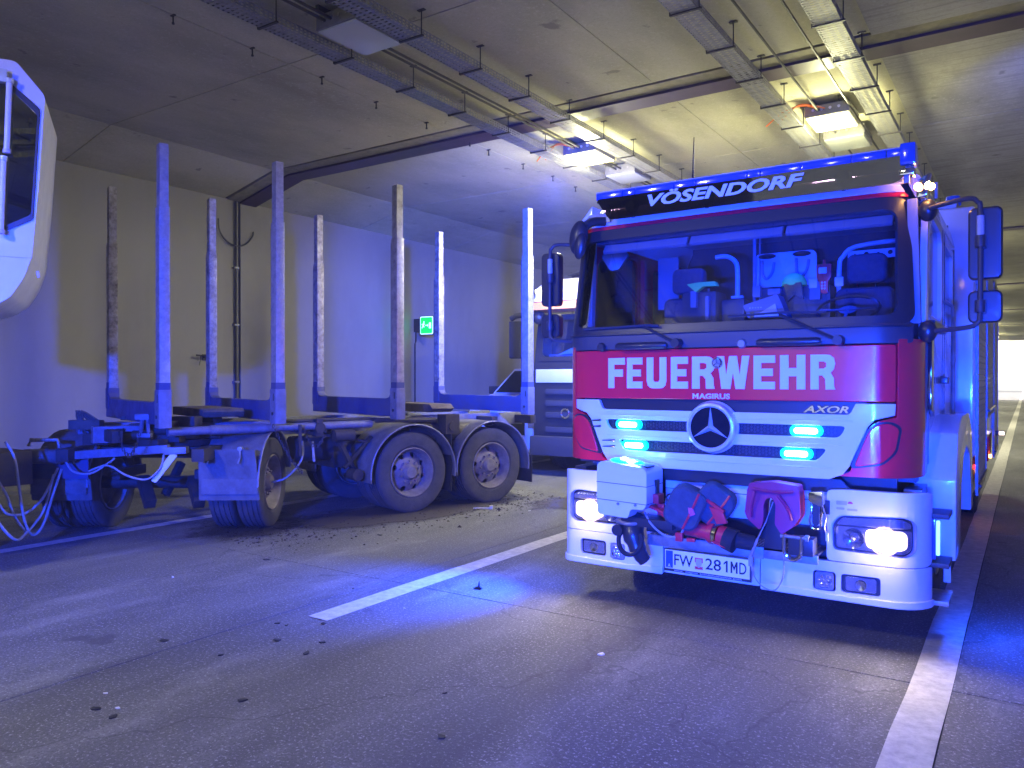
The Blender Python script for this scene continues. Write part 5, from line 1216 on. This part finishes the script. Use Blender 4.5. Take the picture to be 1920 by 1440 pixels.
b = new(); box(b, (-1.1, 1.9, 1.9), (1.1, 1.95, 2.8)); obj('cab_back', b, 'inttrim', WT)
for s in (-1, 1):
    wheel(WT, (s * 1.02, 1.0, .52), .52, .3, s, 'rubber', 'rim'); wheel(WT, (s * 1.02, 5.5, .52), .52, .3, s, 'rubber', 'rim')
b = new(); box(b, (-1.25, 2.4, 1.0), (1.25, 9.0, 4.05)); obj('box_body', b, 'tank', WT, bevel=.03)
b = new(); box(b, (-.5, .3, .55), (.5, 9.0, .95)); obj('chassis', b, 'black', WT)

VN = thing('white_van', 'white van by the wall with its sloping windscreen showing above the trailer bunk', 'van', (-8.2, 12.0, 0))
b = new(); prism(b, rpoly([(0, .3), (0, .95), (.12, 1.12), (.7, 1.33), (.78, 1.36), (4.9, 1.36), (4.95, .3)], .05), -.88, .88, 'YZ'); obj('body', b, 'vanpaint', VN, bevel=.03)
def hexa(b, y0, z0, h0, y1, z1, h1, ye):
    v = [b.verts.new(p) for p in ((-h0, y0, z0), (h0, y0, z0), (h1, y1, z1), (-h1, y1, z1), (-h0, ye, z0), (h0, ye, z0), (h1, ye - .05, z1), (-h1, ye - .05, z1))]
    for f in ((0, 1, 2, 3), (4, 7, 6, 5), (0, 3, 7, 4), (1, 5, 6, 2), (3, 2, 6, 7), (0, 4, 5, 1)): b.faces.new([v[k] for k in f])
b = new(); hexa(b, .76, 1.361, .83, 1.36, 1.88, .68, 4.88); obj('upper_body', b, 'vanpaint', VN, bevel=.04)
b = new(); vs = [b.verts.new(p) for p in ((-.74, .765, 1.40), (.74, .765, 1.40), (.62, 1.27, 1.83), (-.62, 1.27, 1.83))]; b.faces.new(vs); bmesh.ops.solidify(b, geom=b.faces[:], thickness=.012); obj('windscreen', b, 'dkglass', VN)
for s_ in (-1, 1):
    b = new(); vs = [b.verts.new(p) for p in ((s_ * .835, 1.05, 1.40), (s_ * .715, 1.45, 1.82), (s_ * .715, 3.0, 1.82), (s_ * .835, 3.0, 1.40))]; b.faces.new(vs); bmesh.ops.solidify(b, geom=b.faces[:], thickness=.012); obj('side_window', b, 'dkglass', VN)
    b = new(); box(b, (s_ * .95 - .1, .95, 1.36), (s_ * .95 + .1, 1.08, 1.52)); obj('wing_mirror', b, 'black', VN, bevel=.03)
    b = new(); box(b, (s_ * .66 - .14, -.015, .75), (s_ * .66 + .14, .06, .93)); obj('headlamp', b, 'facet', VN, bevel=.02)
    for y in (.75, 4.0): wheel(VN, (s_ * .8, y, .33), .33, .2, s_, 'rubber', 'rim')
b = new(); box(b, (-.45, -.012, .62), (.45, .03, .88)); obj('van_grille', b, 'black', VN, bevel=.01)

# assumed unseen emergency vehicle behind the viewer, added to carry the blue spot lights
EV = thing('assumed_emergency_van', 'assumed white rescue van with two blue roof beacons behind the viewer, added to carry the blue lights', 'van', (.5, -4.4, 0), R(8))
b = new(); prism(b, rpoly([(-5.2, .4), (-5.2, 2.3), (-.9, 2.35), (-.2, 1.5), (.55, 1.15), (.65, .4)], .1), -.95, .95, 'YZ'); obj('body', b, 'vanpaint', EV, bevel=.03)
b = new(); prism(b, [(-.80, 2.26), (-.16, 1.53), (-.13, 1.55), (-.77, 2.28)], -.85, .85, 'YZ'); obj('windscreen', b, 'dkglass', EV)
b = new(); box(b, (-.96, -3.5, 1.0), (-.955, .4, 1.15)); box(b, (.955, -3.5, 1.0), (.96, .4, 1.15)); box(b, (-.6, .62, .72), (.6, .68, .9)); obj('red_stripe', b, 'red', EV)
for s in (-1, 1):
    for y in (-.1, -4.0): wheel(EV, (s * .85, y, .36), .36, .22, s, 'rubber', 'rim')
    b = new(); lathe(b, [(0, .12), (.14, .10), (.18, .0)], 'Z', (s * .6, -1.1, 2.36), 20); obj('assumed_blue_beacon', b, 'strobe', EV)
    b = new(); lathe(b, [(0, .0), (.0, .09), (.02, .1)], 'Y', (s * .72, .69, .82), 20); obj('headlight', b, 'lens', EV)
    b = new(); box(b, (s * .3 - .07, .655, .95), (s * .3 + .07, .70, .99)); obj('assumed_grille_flasher', b, 'strobe', EV)
def wl(x, y, z):  # local point of the van in the world
    a = R(8); return (.5 + x * math.cos(a) - y * math.sin(a), -4.4 + x * math.sin(a) + y * math.cos(a), z)
lamp('SPOT', wl(-.6, -1.1, 2.75), 13000, (.003,.04,1), (-7.7, 4.5, 1.5), .15, spot=30, blend=.9, name='assumed_beacon_beam_left')  # assumed beam of the unseen van, aimed to throw blue on stakes and dolly
lamp('SPOT', wl(-.3, .76, .97), 4800, (.004, .045, 1.0), (-2.2, 5.2, 1.35), .05, spot=30, blend=.8, name='assumed_flasher_beam')  # assumed flasher spots, added to flood the fire engine front with blue
lamp('SPOT', wl(.3, .76, .97), 3000, (.004, .045, 1.0), (-1.8, 5.2, 1.35), .05, spot=30, blend=.8, name='assumed_flasher_beam')
lamp('SPOT', wl(.6, -1.1, 2.75), 3000, (.004, .04, 1.0), (-1.0, 4.6, .0), .25, spot=70, blend=.9, name='assumed_beacon_beam_right')  # assumed broad beam, adds blue to the road round the fire engine
for s_ in (-.6, .6): lamp('POINT', wl(s_, -1.1, 2.78), 120, (.01, .05, 1.0), size=.15, name='beacon_fill')  # blue fill added to lift the shaded sides
lamp('SPOT', wl(0, .72, 1.0), 22, (.95, .92, 1.0), (-1.8, 5.2, 1.1), .10, spot=44, blend=.9, name='assumed_van_headlight')  # white fill assumed as headlight of the unseen van

# ============================================================ DEBRIS
def chip(u, v, size, m, lab, cat='debris', h=.004):
    size *= .8
    d = 1.65 * 1443 / (v - 712); p = at(u, v, d); rr = random.Random(int(u * 7 + v))
    n = 7; b = new(); poly = [(math.cos(2 * math.pi * k / n) * size * rr.uniform(.5, 1.1), math.sin(2 * math.pi * k / n) * size * .6 * rr.uniform(.5, 1.1)) for k in range(n)]
    prism(b, poly, 0, h, 'XY')
    for w in b.verts: w.co.z += rr.uniform(0, h * .8) if w.co.z > .001 else 0
    o = obj('debris', b, m, smooth=False, loc=(p.x, p.y, .001)); o.rotation_euler = (0, 0, rr.uniform(0, 3))
    tag(o, lab, cat, 'debris scattered on the road')
B_ = [(306, 1202, .05, 'dark chip on the road at left above the long joint'), (520, 1170, .03, 'small dark chip below left of the lane dash'), (537, 1174, .02, 'smallest dark chip just right of another below the lane dash'), (606, 1170, .035, 'small dark chip right below the end of the lane dash'), (520, 1202, .04, 'dark flake in the group under the lane dash, left one'), (604, 1206, .04, 'dark flake in the group under the lane dash, right one'), (575, 1226, .05, 'longer dark sliver under the lane dash'), (452, 1315, .045, 'striped dark scrap alone in the foreground'), (177, 1331, .045, 'dark chip in the left foreground, left of a pair'), (210, 1346, .04, 'dark reddish chip in the left foreground, right of a pair'), (413, 1230, .025, 'tiny dark crumb near the long joint'), (828, 1384, .045, 'dark round blot in the centre foreground'), (834, 1302, .018, 'tiny black crumb in the centre foreground'), (712, 1004, .05, 'dark twisted scrap beside the trailer wheels'), (500, 1050, .06, 'flat dark scrap left of the blue pool of light'), (662, 1105, .02, 'tiny dark crumb on the blue lit lane dash')]
for u, v, s, lab in B_: chip(u, v, s, 'debrisb', lab)
b = new(); P = [(0, 0), (.02, .012), (.028, .05), (.034, .012), (.06, -.003), (.04, -.015), (-.03, -.012)]; prism(b, P, -.006, .006); pp = at(893, 1105, 6.06); o = obj('debris', b, 'debrisb', smooth=False, loc=(pp.x, pp.y, .016)); tag(o, 'black spiky torn piece standing up right of the lane dash', 'debris', 'debris scattered on the road')
for u, v, s, lab in [(675, 983, .06, 'pale scrap beside the dirt left of the trailer wheel'), (993, 958, .035, 'small white scrap near the fire engine headlight'), (1128, 1228, .035, 'white crumb on the road in front of the fire engine bumper'), (197, 1302, .02, 'tiny white crumb beside the long joint'), (219, 1330, .02, 'tiny yellowish crumb in the left foreground'), (323, 1083, .015, 'tiny white crumb on the road left of the blue pool'), (758, 1142, .012, 'tiny white crumb right of the lane dash end')]:
    chip(u, v, s, 'debrisw', lab)
d = 1.65 * 1443 / (955 - 712); p = at(905, 955, d); b = new(); bar(b, (-.12, 0, .012), (.10, .0, .018), .012); box(b, (.09, -.02, .0), (.13, .02, .045)); o = obj('debris', b, 'debrisw', loc=(p.x, p.y, 0)); o.rotation_euler = (0, 0, R(30)); tag(o, 'long white plastic rod with a square end on the road by the trailer', 'debris', 'debris scattered on the road')
# soil stain soaked into the road: a sheet with a ragged, see-through edge
sm_ = bpy.data.materials.new('soil_stain'); sm_.use_nodes = True; n_ = sm_.node_tree.nodes; l_ = sm_.node_tree.links; pb = n_['Principled BSDF']
pb.inputs['Base Color'].default_value = (.055, .045, .04, 1); pb.inputs['Roughness'].default_value = .7
tc_ = n_.new('ShaderNodeTexCoord'); gr_ = n_.new('ShaderNodeTexGradient'); gr_.gradient_type = 'SPHERICAL'; l_.new(tc_.outputs['Object'], gr_.inputs[0])
nz_ = n_.new('ShaderNodeTexNoise'); nz_.inputs['Scale'].default_value = 3.0; nz_.inputs['Detail'].default_value = 10; nz_.inputs['Roughness'].default_value = .72; l_.new(tc_.outputs['Object'], nz_.inputs['Vector'])
mu_ = n_.new('ShaderNodeMath'); mu_.operation = 'ADD'; l_.new(gr_.outputs['Fac'], mu_.inputs[0]); l_.new(nz_.outputs['Fac'], mu_.inputs[1])
mr_ = n_.new('ShaderNodeMapRange'); mr_.inputs['From Min'].default_value = .78; mr_.inputs['From Max'].default_value = 1.0; mr_.inputs['To Max'].default_value = .85; l_.new(mu_.outputs[0], mr_.inputs['Value']); l_.new(mr_.outputs[0], pb.inputs['Alpha'])
for (x, y, sx, sy, rz) in ((-6.45, 7.2, 1.0, 2.6, -17), (-7.3, 5.6, .9, 1.3, 30), (-4.9, 9.3, .8, 1.6, -20), (-.9, 5.0, .0, 0, 0)):
    if not sx: continue
    b = new(); vs = [b.verts.new((math.cos(a * .3927), math.sin(a * .3927), 0)) for a in range(16)]; b.faces.new(vs)
    o = obj('soil_stain', b, sm_, smooth=False, loc=(x, y, .0075)); o.scale = (sx, sy, 1); o.rotation_euler = (0, 0, R(rz)); o['kind'] = 'stuff'; o['label'] = 'dark soil and oil stain on the road beside the trailer wheels'; o['category'] = 'stain'
# crumbly dirt that fell off the trailer
b = new(); rr = random.Random(11); a17 = R(-17)
for k in range(1500):
    y = rr.uniform(.6, 5.2); x = rr.gauss(.25, .35) ; s = abs(rr.gauss(0, .010)) + .004
    if rr.random() < .5: x -= rr.uniform(0, .8)
    X = -7.12 + x * math.cos(a17) - y * math.sin(a17); Y = 4.42 + x * math.sin(a17) + y * math.cos(a17)
    vs = [b.verts.new((X + s * math.cos(t + k) * rr.uniform(.6, 1.3), Y + s * math.sin(t + k) * rr.uniform(.6, 1.3), .0)) for t in (0, 2.1, 4.2)]
    ap = b.verts.new((X, Y, s * rr.uniform(.4, .9)))
    for q in range(3): b.faces.new((vs[q], vs[(q + 1) % 3], ap))
o = obj('dirt_crumbs', b, 'dirt', smooth=False); o['kind'] = 'stuff'; o['label'] = 'dark crumbs of dirt fallen beside the trailer wheels'; o['category'] = 'dirt'

# ============================================================ HAZE added to imitate blue lens glare
hm = bpy.data.materials.new('haze'); hm.use_nodes = True; hn = hm.node_tree.nodes
hn.remove(hn['Principled BSDF']); pv = hn.new('ShaderNodeVolumePrincipled'); pv.inputs['Color'].default_value = (.9, .93, 1, 1)
pv.inputs['Density'].default_value = .0025; pv.inputs['Anisotropy'].default_value = .3
hm.node_tree.links.new(pv.outputs[0], hn['Material Output'].inputs['Volume'])
b = new(); box(b, (-510, -510, -1.7), (510, 910, 7.5)); hz_ = obj('haze', b, hm, smooth=False); hz_['kind'] = 'stuff'; hz_['label'] = 'thin haze added to imitate the veil of blue lens glare'; hz_['category'] = 'haze'
